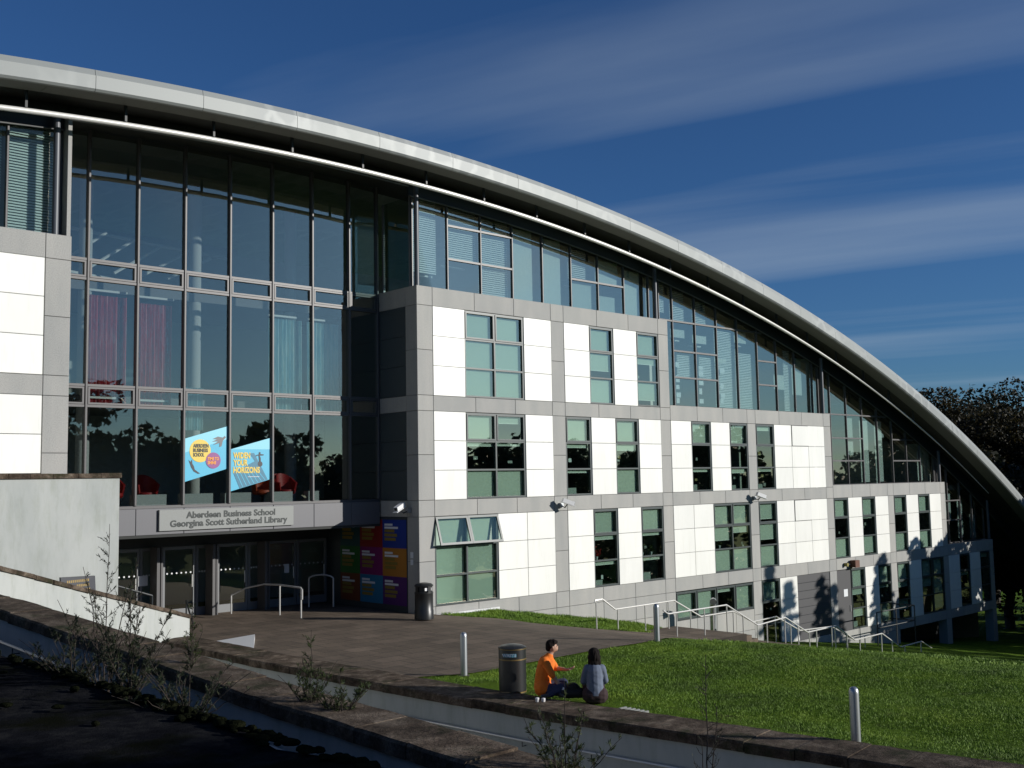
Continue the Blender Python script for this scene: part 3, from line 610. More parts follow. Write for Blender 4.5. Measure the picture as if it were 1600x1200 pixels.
MB().box(31.8, 46, 2.2, 2.4, -8, -3.95).build('undercroft_shade_sheet', 'dark_metal', lib)  # dark sheet added to stand in for shade in the void under the bays
MB().box(-11.3, 0, 12, 12.1, -.1, 14).build('back_wall', 'interior_wall', lib)
for x in (6.6, 12.9, 19, 25.4, 31.4, 37.4): MB().box(x - .08, x + .08, .7, 9, -3.5, min(10, base_z(x) + 3)).build('partition', 'interior_wall', lib)
for x, y in ((-9.2, 4.6), (-5.6, 4.6), (-2.0, 4.6)): MB().tube([(x, y, 3.5), (x, y, 13.8)], .2, 14).build('inner_column', 'interior_ceiling', lib, True)
tr = MB()
for k in range(5): tr.tube([(-10 + k * 1.1, 5.0 + .4 * k, 10.9 + .1 * k), (-8.4 + k * 1.1, 5.0 + .4 * k, 12.2)], .05, 6)
tr.tube([(-10.6, 5.2, 12.3), (-3, 7.2, 12.4)], .06, 6); tr.tube([(-10.6, 5.0, 10.9), (-6, 6.6, 10.95)], .05, 6); tr.build('truss', 'truss_white', lib)
def curtain(xa, xb_, z0, z1, y, m):
    n = 60; mm = MB()
    for i in range(n + 1):
        x = xa + (xb_ - xa) * i / n; yy = y + .05 * math.sin(i * 1.35) + .02 * math.sin(i * .5); mm.v += [(x, yy, z0), (x, yy, z1)]
    for i in range(n): mm.f.append((2 * i, 2 * i + 2, 2 * i + 3, 2 * i + 1))
    mm.mi = [0] * n; return mm.build('curtain', m, lib, True)
curtain(-9.95, -8.75, 6.55, 9.75, 2.65, 'curtain_red'); curtain(-8.45, -7.35, 6.55, 9.65, 2.65, 'curtain_red')
curtain(-4.0, -2.8, 6.55, 9.6, 2.65, 'curtain_blue'); curtain(-2.55, -1.35, 6.55, 9.6, 2.65, 'curtain_blue'); curtain(-7.05, -6.3, 5.9, 7.2, 2.65, 'curtain_blue')
for xa, xb_, z in ((-9.95, -8.75, 9.85), (-8.45, -7.3, 9.8), (-4.05, -3.0, 9.65), (-2.55, -1.9, 9.65), (-9.9, -8.85, 6.75), (-8.4, -7.45, 6.72)): MB().box(xa, xb_, 2.55, 2.62, z, z + .06).build('curtain_rail', 'truss_white', lib)
for xa, xb_ in ((-8.5, -7.5), (-7.0, -6.0), (-5.6, -4.7), (-4.05, -3.2), (-2.6, -2.2)): MB().box(xa, xb_, 2.5, 2.8, 3.66, 3.98).build('low_cabinet', 'cabinet', lib)

# ------------------------------------------------------------------ signs and posters
sg = empty('entrance_sign', (-5.7, YC - .2, 2.9), 'pale sign board with dark two-line lettering above the glass entrance doors', 'sign')
MB().cbox(-7.95, -3.47, YC - .20, YC - .125, 2.92, 3.53, .006).build('board', 'sign_board', sg)
text_mesh('lettering', 'Aberdeen Business School', .265, 'sign_text', sg, (-7.12, YC - .206, 3.27), (1, 0, 0), (0, 0, 1), .008, .003, 2.98)
text_mesh('lettering', 'Georgina Scott Sutherland Library', .265, 'sign_text', sg, (-7.62, YC - .206, 3.03), (1, 0, 0), (0, 0, 1), .008, .003, 3.92)
def flat(pts, y, m, par, name):     # polygon in the XZ plane
    return MB().prism([(x, y, z) for x, z in pts], (0, .003, 0)).build(name, m, par)
def disc(cx_, cz_, r, n=28): return [(cx_ + r * math.cos(2 * math.pi * k / n), cz_ + r * math.sin(2 * math.pi * k / n)) for k in range(n)]
YP = YC - .016
p1 = empty('window_poster', (-6.45, YP, 4.5), 'slanted blue window poster with yellow and purple discs above the entrance', 'poster')
flat([(-7.10, 4.33), (-5.70, 4.72), (-5.70, 6.02), (-7.10, 5.62)], YP, 'p_cyan', p1, 'sheet')
flat([(-7.10, 5.2), (-5.70, 5.62), (-5.70, 6.02), (-7.10, 5.62)], YP - .004, 'p_lightcyan', p1, 'pale_band')
flat(disc(-6.60, 5.26, .345), YP - .008, 'p_yellow', p1, 'yellow_disc'); flat(disc(-6.17, 4.97, .245), YP - .012, 'p_purple', p1, 'purple_disc')
for k, t in enumerate(('ABERDEEN', 'BUSINESS', 'SCHOOL')): text_mesh('lettering', t, .15, 'sign_text', p1, (-6.83, YP - .013, 5.36 - .135 * k), (1, 0, 0), (0, 0, 1), .006, .001, (.50, .48, .36)[k])
for k, t in enumerate(('TIME TO', 'SHINE')): text_mesh('lettering', t, .125, 'p_orange', p1, (-6.36, YP - .017, 4.98 - .12 * k), (1, 0, 0), (0, 0, 1), .006, .001, (.37, .28)[k])
flat([(-6.20, 5.62), (-6.02, 5.70), (-5.86, 5.67), (-5.79, 5.72), (-5.75, 5.68), (-5.85, 5.58), (-5.90, 5.40), (-5.97, 5.38), (-5.96, 5.50), (-6.18, 5.44), (-6.02, 5.55), (-6.22, 5.54), (-6.05, 5.61)], YP - .008, 'fascia_grey', p1, 'bird_figure')
flat([(-6.97, 4.98), (-6.90, 4.93), (-6.86, 5.00), (-6.85, 4.88), (-6.80, 4.80), (-6.77, 4.70), (-6.60, 4.58), (-6.66, 4.57), (-6.80, 4.64), (-6.88, 4.76), (-6.92, 4.86)], YP - .008, 'p_dark', p1, 'diver_figure')
p2 = empty('window_poster', (-5, YP, 4.1), 'slanted blue window poster reading widen your horizons in yellow', 'poster')
flat([(-5.60, 4.02), (-4.21, 4.38), (-4.21, 5.68), (-5.60, 5.31)], YP, 'p_cyan', p2, 'sheet'); flat([(-5.60, 5.31), (-4.21, 5.32), (-4.21, 5.68)], YP - .004, 'p_lightcyan', p2, 'pale_band')
flat([(-4.95, 5.20), (-4.78, 5.20), (-4.50, 4.72), (-4.30, 4.37), (-5.28, 4.11), (-5.50, 4.60), (-4.75, 4.95)], YP - .006, 'p_teal', p2, 'cast_shadow_print')
for k in range(7): flat([(-5.42 + .13 * k, 4.62), (-5.395 + .13 * k, 4.62), (-5.165 + .13 * k, 4.16 + .033 * k), (-5.19 + .13 * k, 4.16 + .033 * k)], YP - .009, 'p_cyan', p2, 'print_stripe')
for k, t in enumerate(('WIDEN', 'YOUR', 'HORIZONS')): text_mesh('lettering', t, .25, 'p_yellow', p2, (-5.50, YP - .010, 5.04 - .225 * k), (1, 0, 0), (0, 0, 1), .010, .001, (.58, .50, .92)[k])
text_mesh('small_print', '................', .12, 'p_white', p2, (-5.0, YP - .010, 4.46), (1, 0, 0), (0, 0, 1), .004, .001, .40)
flat(disc(-4.57, 4.86, .085, 16), YP - .008, 'p_dark', p2, 'wheel_figure'); flat([(-4.60, 4.93), (-4.55, 4.93), (-4.55, 5.05), (-4.59, 5.12), (-4.45, 5.13), (-4.44, 5.16), (-4.56, 5.17), (-4.56, 5.23), (-4.61, 5.23), (-4.61, 5.17), (-4.72, 5.13), (-4.71, 5.10), (-4.62, 5.13)], YP - .012, 'p_dark', p2, 'rider_figure')
# nine coloured posters on the return wall (face -X)
def xflat(y0, y1, z0, z1, x, m, par, name): return MB().box(x, x + .004, y0, y1, z0, z1).build(name, m, par)
cols = [(.66, 1.98), (1.98, 3.30), (3.30, 4.50)]
pm = [[('p_blue', 'blue', 'top right, nearest the corner pillar'), ('p_red', 'red', 'top middle'), ('p_dteal', 'dark teal', 'top left, deepest in shade')],
      [('p_amber', 'amber', 'middle row, nearest the corner pillar'), ('p_magenta', 'magenta', 'centre of the nine'), ('p_green', 'green', 'middle row, deepest in shade')],
      [('p_violet', 'violet', 'bottom right behind the bin'), ('p_sky', 'sky blue', 'bottom middle'), ('p_brick', 'rust red', 'bottom left, deepest in shade')]]
for r in range(3):
    for c in range(3):
        y0, y1 = cols[c]; z1 = 2.96 - .94 * r; z0 = z1 - .94; m_, nm, wh = pm[r][c]
        po = empty('wall_poster', (-.01, y0, z0), f'{nm} square wall poster in the entrance recess, {wh}', 'poster', 'posters in the entrance recess')
        xflat(y0, y1, z0, z1, -.012, m_, po, 'sheet')
        yb = y1 - .12
        for k in range(2): xflat(yb - (.45, .75)[k], yb, z1 - .2 - .1 * k, z1 - .13 - .1 * k, -.018, 'p_white', po, 'print_line')
        for k in range(3): xflat(yb - (.55, .7, .62)[k], yb, z1 - .42 - .14 * k, z1 - .32 - .14 * k, -.018, 'p_ochre', po, 'print_line')
pl = MB().box(.002 - .012, .0, .30, .46, 1.72, 1.92).box(-.012, 0, .31, .45, 1.5, 1.68).build('wall_notice', 'p_white'); tag(pl, 'small white notice on the shaded granite corner beside the posters', 'notice')

# ------------------------------------------------------------------ security cameras
def cctv(loc, ang, label, body='white_paint', out=(0, -1)):
    o = empty('security_camera', loc, label, 'security camera', 'security cameras on the facade'); x, y, z = loc; ox, oy = out
    MB().box(x - .07, x + .07, y - .07, y + .07, z - .12, z + .05).build('wall_plate', 'galv', o)
    MB().tube([(x, y, z - .05), (x + ox * .2, y + oy * .2, z - .12), (x + ox * .34, y + oy * .34, z + .02)], .022, 8).build('bracket', 'dark_metal', o)
    c, s_ = math.cos(ang), math.sin(ang); ctr = Vector((x + ox * .36, y + oy * .36, z + .09)); d = Vector((c, s_, -.35)).normalized(); sd = Vector((-s_, c, 0)); u = d.cross(sd) * -1
    def blk(l0, l1, w, h0, h1): 
        vs = [ctr + d * l + sd * (w * i) + u * h for l in (l0, l1) for i in (-1, 1) for h in (h0, h1)]
        return MB().add(vs, [(0, 1, 3, 2), (4, 6, 7, 5), (0, 4, 5, 1), (2, 3, 7, 6), (0, 2, 6, 4), (1, 5, 7, 3)])
    blk(-.22, .24, .075, -.07, .065).build('housing', body, o); blk(-.26, .32, .09, .072, .09).build('sunshield', 'white_paint', o); blk(.242, .255, .05, -.05, .045).build('lens', 'black', o)
cctv((6.6, -.05, 3.30), math.radians(-25), 'white camera on the granite band above the second ground floor bay')
cctv((18.93, -.05, 3.27), math.radians(-20), 'white camera on the granite band between third and fourth bays')
cctv((-.08, .45, 3.32), math.radians(200), 'white camera high on the shaded corner above the posters', out=(-1, 0))
o = empty('wall_floodlight', (26.8, -.1, -.2), 'rusty brown lamp box on the granite band above the grey service door', 'lamp')
MB().box(26.9, 27.3, -.35, -.05, -.36, -.02).build('lamp_box', 'box_rust', o); MB().tube([(26.45, -.12, -.2), (26.9, -.12, -.2)], .025, 8).build('arm', 'dark_metal', o); MB().box(26.38, 26.5, -.2, -.02, -.28, -.12).build('sensor', 'yellow', o)

# ------------------------------------------------------------------ walls of the ramp
def wall(name, label, pts, thick, zbot, top, cope_w, cope_h, seg, cmat='coping', cope_in=0., side=1):
    """pts plan polyline along the visible face; body lies to `side` of it (left of travel = +1). top(s)-> coping top Z"""
    P = [Vector((x, y, 0)) for x, y in pts]; L = [0]
    for a, b in zip(P[:-1], P[1:]): L.append(L[-1] + (b - a).length)
    def at(s_):
        s_ = min(max(s_, 0), L[-1] - 1e-6); i = max(k for k in range(len(L) - 1) if L[k] <= s_); d = (P[i + 1] - P[i]).normalized(); return P[i] + d * (s_ - L[i]), Vector((-d.y, d.x, 0)) * side
    o = empty(name, (P[0].x, P[0].y, zbot), label, 'wall'); n = max(2, int(L[-1] / .8)); m = MB()
    for i in range(n + 1):
        s_ = L[-1] * i / n; p_, q = at(s_); t = top(s_) - cope_h + .004
        m.v += [tuple(p_ + Vector((0, 0, zbot))), tuple(p_ + Vector((0, 0, t))), tuple(p_ + q * thick + Vector((0, 0, t))), tuple(p_ + q * thick + Vector((0, 0, zbot)))]
    for i in range(n):
        a = 4 * i; m.f += [(a, a + 4, a + 5, a + 1), (a + 1, a + 5, a + 6, a + 2), (a + 2, a + 6, a + 7, a + 3), (a + 3, a + 7, a + 4, a)]
    m.f += [(0, 1, 2, 3), (4 * n + 3, 4 * n + 2, 4 * n + 1, 4 * n)]; m.mi = [0] * len(m.f); m.build('wall_body', 'render_white', o)
    s_ = 0.
    while s_ < L[-1] - .05:
        s2 = min(s_ + seg * random.uniform(.92, 1.08), L[-1]); ov = .05; mm = MB(); k = 3; dz = random.uniform(-.008, .008)
        for j in range(k + 1):
            u = s_ + .006 + (s2 - s_ - .012) * j / k; p_, q = at(u); t = top(u) + dz; e = random.uniform(-.012, .012)
            mm.v += [tuple(p_ - q * (ov + e) + Vector((0, 0, t - cope_h))), tuple(p_ - q * (ov + e) + Vector((0, 0, t - .025))), tuple(p_ - q * (ov + e - .025) + Vector((0, 0, t))), tuple(p_ + q * (cope_w - ov) + Vector((0, 0, t + random.uniform(-.006, .006)))), tuple(p_ + q * (cope_w - ov) + Vector((0, 0, t - cope_h)))]
        for j in range(k):
            for r in range(5): a = 5 * j; mm.f.append((a + r, a + 5 + r, a + 5 + (r + 1) % 5, a + (r + 1) % 5))
        mm.f += [tuple(range(5))[::-1], tuple(5 * k + r for r in range(5))]; mm.mi = [0] * len(mm.f); mm.build('coping_stone', cmat, o); s_ = s2
    return o, at, L[-1]
YB_ = [-.3, -5.3, -10, -12.5, -14.1, -16.9, -19.8, -26]
wB, atB, LB = wall('retaining_wall', 'long white rendered wall with brown coping where the two people sit', [(XB(y), y) for y in YB_], .4, -3.2, lambda s_: .17, .95, .16, .82, side=1)
wC, atC, LC = wall('ramp_wall', 'white rendered ramp wall with broad dark coping, nearest the terrace', [(-16.75, -3.0), (-16.55, -11.3), (-16.15, -17.8), (-15.95, -25.5)], .42, -1.0, lambda s_: float(np.interp(s_, [0, 8.3, 14.8, 22.5], [2.75, 2.47, 2.03, 1.74])), .62, .14, .78, side=1)
wA, atA, LA = wall('stair_wall', 'bright white sloping wall with thin brown coping left of the doors', [(-7.95, .06), (-15.6, -4.55)], .3, -2.5, lambda s_: float(np.interp(s_, [0, 7.5, 9], [.70, 2.66, 3.05])), .42, .10, .62, side=-1)
wT = empty('tall_wall', (-12, -.7, 0), 'tall white stained wall block in front of the left wing', 'wall')
MB().box(-20, -10.38, -.9, -.25, -1, 4.44).build('wall_body', 'render_white', wT)
x = -10.34
while x > -20: l = random.uniform(.5, .62); MB().box(x - l + .008, x, -.95, -.2, 4.445, 4.57 + random.uniform(-.01, .01)).build('coping_stone', 'coping', wT); x -= l
kw = MB().add([(-7.62, -.85, .03), (-6.72, -1.30, .15), (-7.70, -2.95, .03), (-6.95, -1.0, .0), (-7.62, -.85, 0), (-6.72, -1.30, 0), (-7.70, -2.95, 0)], [(0, 2, 1), (4, 5, 6), (0, 1, 5, 4), (1, 2, 6, 5), (2, 0, 4, 6)]).build('kerb_wedge', 'white_paint'); tag(kw, 'small white concrete wedge on the paving near the sloping wall', 'kerb')
rf = MB().add([(-18.3, 2, -1.9), (-7.0, 2, -1.9), (-3.5, -46, -1.9), (-18.3, -46, -1.9)], [(0, 3, 2, 1)]).build('ramp_floor', 'paving'); rf['kind'] = 'structure'
rf2 = MB().add([(-18.3, -2, .9), (-16.3, -2, .9), (-15.9, -27, .1), (-18.3, -27, .1)], [(0, 3, 2, 1)]).build('ramp_floor', 'paving'); rf2['kind'] = 'structure'
# wall-mounted handrails
def wall_rail(name, label, at, s0, s1, zf, par_group):
    o = empty(name, tuple(at(s0)[0]), label, 'handrail'); pts = []
    for s_ in np.linspace(s0, s1, 30): p_, q = at(s_); pts.append(p_ - q * .10 + Vector((0, 0, zf(s_))))
    MB().tube(pts, .022, 8).build('rail', 'rail_steel', o, True)
    s_ = s0 + .5
    while s_ < s1: p_, q = at(s_); z = zf(s_); MB().tube([p_ + Vector((0, 0, z - .10)), p_ - q * .10 + Vector((0, 0, z - .10)), p_ - q * .10 + Vector((0, 0, z - .02))], .009, 6).build('bracket', 'dark_metal', o); s_ += 1.5
wall_rail('handrail', 'thin steel handrail fixed to the white wall below the seated people', atB, 1.0, LB - .2, lambda s_: -.38, 0)
wall_rail('handrail', 'thin steel handrail on the ramp wall nearest the dark terrace', atC, 1.0, LC - .3, lambda s_: float(np.interp(s_, [0, 8.3, 14.8, 22.5], [2.75, 2.47, 2.03, 1.74])) - .42, 0)
# terrace the picture was taken from
te = MB(); nn = 40; ys_ = np.linspace(-2, -34, nn)
for y in ys_: xx = -18.1 + .06 * math.sin(y * 2.1) + .05 * math.sin(y * 5.3); te.v += [(xx, y, 2.50 + .02 * math.sin(y * 3)), (xx, y, -.5), (-26 if y > -16 else -30, y, 2.56), (-60, y, 2.6)]
for i in range(nn - 1): a = 4 * i; te.f += [(a, a + 4, a + 5, a + 1), (a + 2, a + 6, a + 4, a), (a + 3, a + 7, a + 6, a + 2)]
te.mi = [0] * len(te.f); to = te.build('terrace', 'felt'); to['kind'] = 'structure'
def moss_clump(x, y, z, r, h):
    bm = bmesh.new(); bmesh.ops.create_icosphere(bm, subdivisions=2, radius=1)
    for v_ in bm.verts:
        n_ = 1 + .15 * math.sin(v_.co.x * 4 + x * 9) * math.cos(v_.co.y * 4 + y * 5) + random.uniform(-.06, .06); v_.co = Vector((x + v_.co.x * r * n_, y + v_.co.y * r * 1.5 * n_, z + v_.co.z * h * n_))
    return bm
mossb = MB()
for k in range(260):
    y = random.uniform(-25.5, -13); x = -18.12 - abs(random.gauss(0, .05)) if k < 240 else random.uniform(-19.6, -18.2); r = random.uniform(.02, .055)
    bm = moss_clump(x, y, 2.53, r, random.uniform(.012, .035)); b = len(mossb.v); bm.verts.ensure_lookup_table()
    mossb.v += [tuple(v_.co) for v_ in bm.verts]; mossb.f += [tuple(v_.index + b for v_ in f.verts) for f in bm.faces]; bm.free()
mossb.mi = [0] * len(mossb.f); mo = mossb.build('moss', 'moss', None, True); tag(mo, 'dark moss cushions along the edge of the shaded terrace', 'moss', kind='stuff')

# ------------------------------------------------------------------ rails, posts, hoops
def rail_thing(name, pts, posts, label, zb, m='rail_steel', r=.028):
    o = empty(name, (pts[0][0], pts[0][1], zb(pts[0])), label, 'railing')
    MB().tube(pts, r, 8).build('rail', m, o, True)
    for q in posts: MB().tube([(q[0], q[1], zb(q) - .05), tuple(q)], .024, 8).build('post', m, o, True)
    return o
def on_path(pts, xs_):
    out = []
    for x in xs_:
        for a, b in zip(pts[:-1], pts[1:]):
            if min(a[0], b[0]) <= x <= max(a[0], b[0]) and a[0] != b[0]: t = (x - a[0]) / (b[0] - a[0]); out.append((x, a[1], a[2] + (b[2] - a[2]) * t)); break
    return out
pX, pZ = [q[0] for q in prof], [q[1] for q in prof]
stz = lambda q: float(np.interp(q[0], [-20] + pX, [-.85] + pZ))
nr = [(6.84, -.25), (7.1, -.39), (10.42, -.39), (12.31, -1.3), (14.15, -1.2), (15.67, -1.92), (17.77, -1.89), (19.22, -2.62), (21.46, -2.59), (23.02, -3.34), (24.98, -3.32), (25.9, -3.72)]
fr_ = [(5.62, -.02), (5.66, .06), (6.02, .07), (6.67, -.34), (8.47, -.33), (9.94, -.32), (11.53, -1.06), (13.62, -1.06), (14.9, -1.6), (16.58, -1.56), (18.3, -2.3), (20.83, -2.4), (22.5, -3.1), (24, -3.1)]
nr = [(x, -4.5, z) for x, z in nr]; fr_ = [(x, -2.5, z) for x, z in fr_]
rail_thing('stair_railing', nr, on_path(nr, [7.55, 9.1, 10.42, 11.4, 12.9, 14.1, 15.0, 16.3, 17.7, 18.6, 19.6, 21.4, 22.3, 23.4, 24.9]), 'stepped steel stair railing on the lawn side of the outdoor stairs', stz)
rail_thing('stair_railing', fr_, on_path(fr_, [5.7, 6.8, 8.28, 9.6, 10.9, 12.3, 13.6, 15.2, 16.5, 17.6, 19.0, 20.8, 22.0, 23.6]), 'stepped steel stair railing on the facade side of the outdoor stairs', stz)
z0_ = lambda q: 0.
o = empty('door_railing', (-3.4, 1.7, 0), 'steel entrance handrail with two bright posts in front of the doors', 'railing')
MB().tube([(-3.4, 1.62, .6), (-3.4, 1.62, .90), (-3.4, 1.70, .96), (-3.4, 2.95, .98), (-3.6, 3.6, .98), (-3.9, 4.2, .85), (-4.25, 4.56, .62)], .028, 8).build('rail', 'rail_steel', o, True)
for q in ((-3.4, 1.68, .95), (-3.4, 2.95, .97), (-4.25, 4.56, .64)): MB().tube([(q[0], q[1], 0), q], .026, 8).build('post', 'rail_steel', o, True)
o = empty('steel_hoop', (-1.2, 4.1, 0), 'steel hoop barrier in the shade beside the wall posters', 'barrier')
a = [(-1.45, 4.3, 0), (-1.45, 4.3, .95)] + [(-1.45 + .3 * (1 - math.cos(t)) / 1, 4.3 - .3 * (1 - math.cos(t)), .95 + .14 * math.sin(t)) for t in np.linspace(.3, 2.84, 7)] + [(-.85, 3.7, .95), (-.85, 3.7, 0)]
MB().tube(a, .026, 8).build('hoop', 'rail_steel', o, True)
o = empty('step_railing', (-9.5, 1.0, 0), 'dark handrail sloping down behind the bright white stair wall', 'railing')
MB().tube([(-10.2, 1.0, 1.75), (-8.6, 1.0, 1.2)], .03, 8).build('rail', 'dark_metal', o); MB().tube([(-8.6, 1.0, 0), (-8.6, 1.0, 1.2)], .026, 8).build('post', 'dark_metal', o); MB().tube([(-10.2, 1.0, 0), (-10.2, 1.0, 1.75)], .026, 8).build('post', 'dark_metal', o)
o = empty('step_railing', (-6.6, 2.4, 0), 'short dark handrail sloping down at the left end of the paving', 'railing')
MB().tube([(-6.55, 2.6, .05), (-6.2, 3.6, .35), (-6.0, 4.2, .62)], .03, 8).build('rail', 'dark_metal', o); MB().tube([(-6.0, 4.2, 0), (-6.0, 4.2, .62)], .026, 8).build('post', 'dark_metal', o)
o = empty('service_railing', (27.6, -1.4, -4.2), 'low dark guard railing outside the grey service door', 'railing')
for z in (-2.45, -3.2): MB().tube([(26.8, -1.4, z), (30.6, -1.4, z), (30.6, -.05, z)], .03, 8).build('rail', 'dark_metal', o)
for q in ((26.8, -1.4), (28.7, -1.4), (30.6, -1.4)): MB().tube([(q[0], q[1], -4.7), (q[0], q[1], -2.45)], .03, 8).build('post', 'dark_metal', o)
o = empty('vent_pipe', (13.6, -1.6, -2.1), 'bent grey steel vent pipe standing before the strip window', 'pipe')
MB().tube([(13.9, -1.3, -2.4), (13.9, -1.3, -1.0), (13.86, -1.35, -.82), (13.75, -1.45, -.74), (13.55, -1.6, -.76)], .13, 14).build('pipe', 'galv', o, True)
# plaque behind the sloping wall
o = empty('plaque', (-11.6, -1.75, 1.4), 'dark plaque with gold lettering leaning behind the sloping white wall', 'plaque')
MB().add([(-12.15, -1.88, 1.62), (-11.2, -1.55, 1.50), (-11.2, -1.47, 2.06), (-12.15, -1.80, 2.10), (-12.15, -1.78, 1.62), (-11.2, -1.45, 1.50), (-11.2, -1.37, 2.06), (-12.15, -1.70, 2.10)], [(0, 1, 2, 3), (7, 6, 5, 4), (0, 4, 5, 1), (1, 5, 6, 2), (2, 6, 7, 3), (3, 7, 4, 0)]).build('plate', 'p_dark', o)
for k, (l, xo) in enumerate(((.62, .16), (.38, .42), (.3, .55))):
    for j in range(int(l / .05)):
        u = (xo + j * .052) / .95; u2 = u + .034 / .95; zc = 1.98 - .11 * k
        pt = lambda u_, z: (-12.15 + .95 * u_, -1.885 + .33 * u_ + .08 * (z - 1.6) / .48, z)
        MB().add([pt(u, zc - .03), pt(u2, zc - .03), pt(u2, zc + .03), pt(u, zc + .03)], [(0, 1, 2, 3)]).build('gold_letter', 'gold', o)
MB().box(-11.8, -11.7, -1.60, -1.5, .3, 1.6).build('stake', 'dark_metal', o)

# ------------------------------------------------------------------ bollards and bins
def bollard(x, y, h, label):
    z = float(gz(x, y)); o = empty('bollard', (x, y, z), label, 'bollard', 'steel bollards')
    MB().lathe([(.075, -.1), (.075, h - .10), (.072, h - .06), (.060, h - .025), (.035, h - .005), (.008, h)], 20, (x, y, z)).build('post', 'galv', o, True)
    MB().lathe([(.13, -.05), (.13, .012), (.09, .016)], 16, (x, y, z)).build('base_plate', 'soil', o, True)
bollard(-6.55, -9.86, .93, 'short steel bollard at the corner of the paving left of the near bin')
bollard(.35, -9.55, .98, 'dark steel bollard at the head of the stair railing')
bollard(-6.72, -19.2, .86, 'lone steel bollard standing on the lawn by the retaining wall')
def bin_obj(x, y, z, label, r, h, slot, tilt=0.):
    o = empty('litter_bin', (x, y, z), label, 'litter bin')
    if slot:
        MB().lathe([(r * 1.02, 0), (r * 1.02, .26), (r * .98, .28), (r * .98, h * .70), (r, h * .71), (r, h * .72)], 32, (x, y, z)).build('body', 'plastic_black', o, True)
        MB().lathe([(r, h * .72), (r, h * .745)], 32, (x, y, z)).build('trim', 'black', o, True)
        hd = MB()
        for k in range(32):                                    # hood with apertures
            a0, a1 = 2 * math.pi * k / 32, 2 * math.pi * (k + 1) / 32; q = lambda a_, rr, zz_: (x + rr * math.cos(a_), y + rr * math.sin(a_), z + zz_)
            if (k % 8) in (0, 7): hd.add([q(a0, r, h * .745), q(a1, r, h * .745), q(a1, r, h * .90), q(a0, r, h * .90)], [(0, 1, 2, 3)])
            for (r0, za, r1, zb) in ((r, h * .90, r * 1.01, h * .93), (r * 1.01, h * .93, r * .8, h * .975), (r * .8, h * .975, r * .3, h), (r * .3, h, .001, h)): hd.add([q(a0, r0, za), q(a1, r0, za), q(a1, r1, zb), q(a0, r1, zb)], [(0, 1, 2, 3)])
        hd.build('hood', 'plastic_black', o, True); MB().lathe([(r * .84, h * .70), (r * .84, h * .91)], 24, (x, y, z)).build('liner', 'black', o, True)
        MB().box(x - .16, x + .1, y - r * .87 , y - r * .86, z + h * .79, z + h * .87).build('label_plate', 'white_paint', o)
    else:
        MB().lathe([(r * .96, 0), (r * .96, .04), (r, .05), (r, h * .70)], 36, (x, y, z)).build('body', 'plastic_black', o, True)
        MB().lathe([(r * 1.01, .02), (r * 1.01, .045)], 36, (x, y, z)).build('gold_band', 'gold', o, True); MB().lathe([(r * 1.012, h * .69), (r * 1.012, h * .715)], 36, (x, y, z)).build('gold_band', 'gold', o, True)
        MB().lathe([(r, h * .715), (r, h * .915)], 36, (x, y, z)).build('collar', 'plastic_black', o, True); MB().lathe([(r * 1.012, h * .905), (r * 1.012, h * .925)], 36, (x, y, z)).build('gold_band', 'gold', o, True)
        MB().lathe([(r * 1.02, h * .92), (r * 1.02, h * .94), (r * .8, h * .972), (r * .4, h * .995), (.01, h)], 36, (x, y, z)).build('lid', 'plastic_black', o, True)
        a0 = math.atan2(-.76, -.65); lb = MB(); n = 8
        for k in range(n + 1): a_ = a0 - .75 + 1.0 * k / n; lb.v += [(x + (r + .006) * math.cos(a_), y + (r + .006) * math.sin(a_), z + h * .765), (x + (r + .006) * math.cos(a_), y + (r + .006) * math.sin(a_), z + h * .835)]
        for k in range(n): lb.f.append((2 * k, 2 * k + 2, 2 * k + 3, 2 * k + 1))
        lb.mi = [0] * n; lb.build('label_plate', 'label_blue', o)
        xd = Vector((math.sin(-a0) * 1, math.cos(a0), 0)); a_ = a0 - .25; nrm = Vector((math.cos(a_), math.sin(a_), 0)); xd = Vector((-nrm.y, nrm.x, 0))
        text_mesh('lettering', 'WASTE', .075, 'p_white', o, Vector((x, y, z + h * .775)) + nrm * (r + .012) - xd * .14, tuple(xd), (0, 0, 1), .002, .004, .27)
bin_obj(-1.05, -1.55, .02, 'tall black hooded litter bin by the corner of the building', .29, 1.1, True)
bin_obj(-7.50, -12.42, .12, 'black gold-banded litter bin beside the man in orange', .265, .92, False)
def sill_plant(x, z, label, flower=None, seed=0):
    rg = np.random.default_rng(seed); o = empty('pot_plant', (x, .33, z), label, 'plant')
    MB().lathe([(.05, 0), (.07, .12), (.06, .125)], 12, (x, .33, z)).build('pot', 'p_white', o, True)
    P_ = rg.normal(size=(60, 3)) * np.array([.10, .05, .09]) + np.array([x, .33, z + .27]); V_ = []
    for c in P_: a_, b_ = rg.normal(size=3) * .05, rg.normal(size=3) * .03; V_ += [c - a_, c + b_, c + a_, c - b_]
    np_mesh('foliage', np.array(V_), np.arange(240).reshape(60, 4), flower or 'leaf_weed', o)
sill_plant(11.55, 1.12, 'small leafy pot plant, left of two on the sill of the second bay'); sill_plant(12.1, 1.12, 'small leafy pot plant, right of two on the sill of the second bay', None, 1)
sill_plant(8.85, 1.12, 'red flowering pot plant behind the second bay ground floor window', 'red_seat', 2); sill_plant(16.7, 1.12, 'bushy green pot plant behind the third bay ground floor window', None, 3)
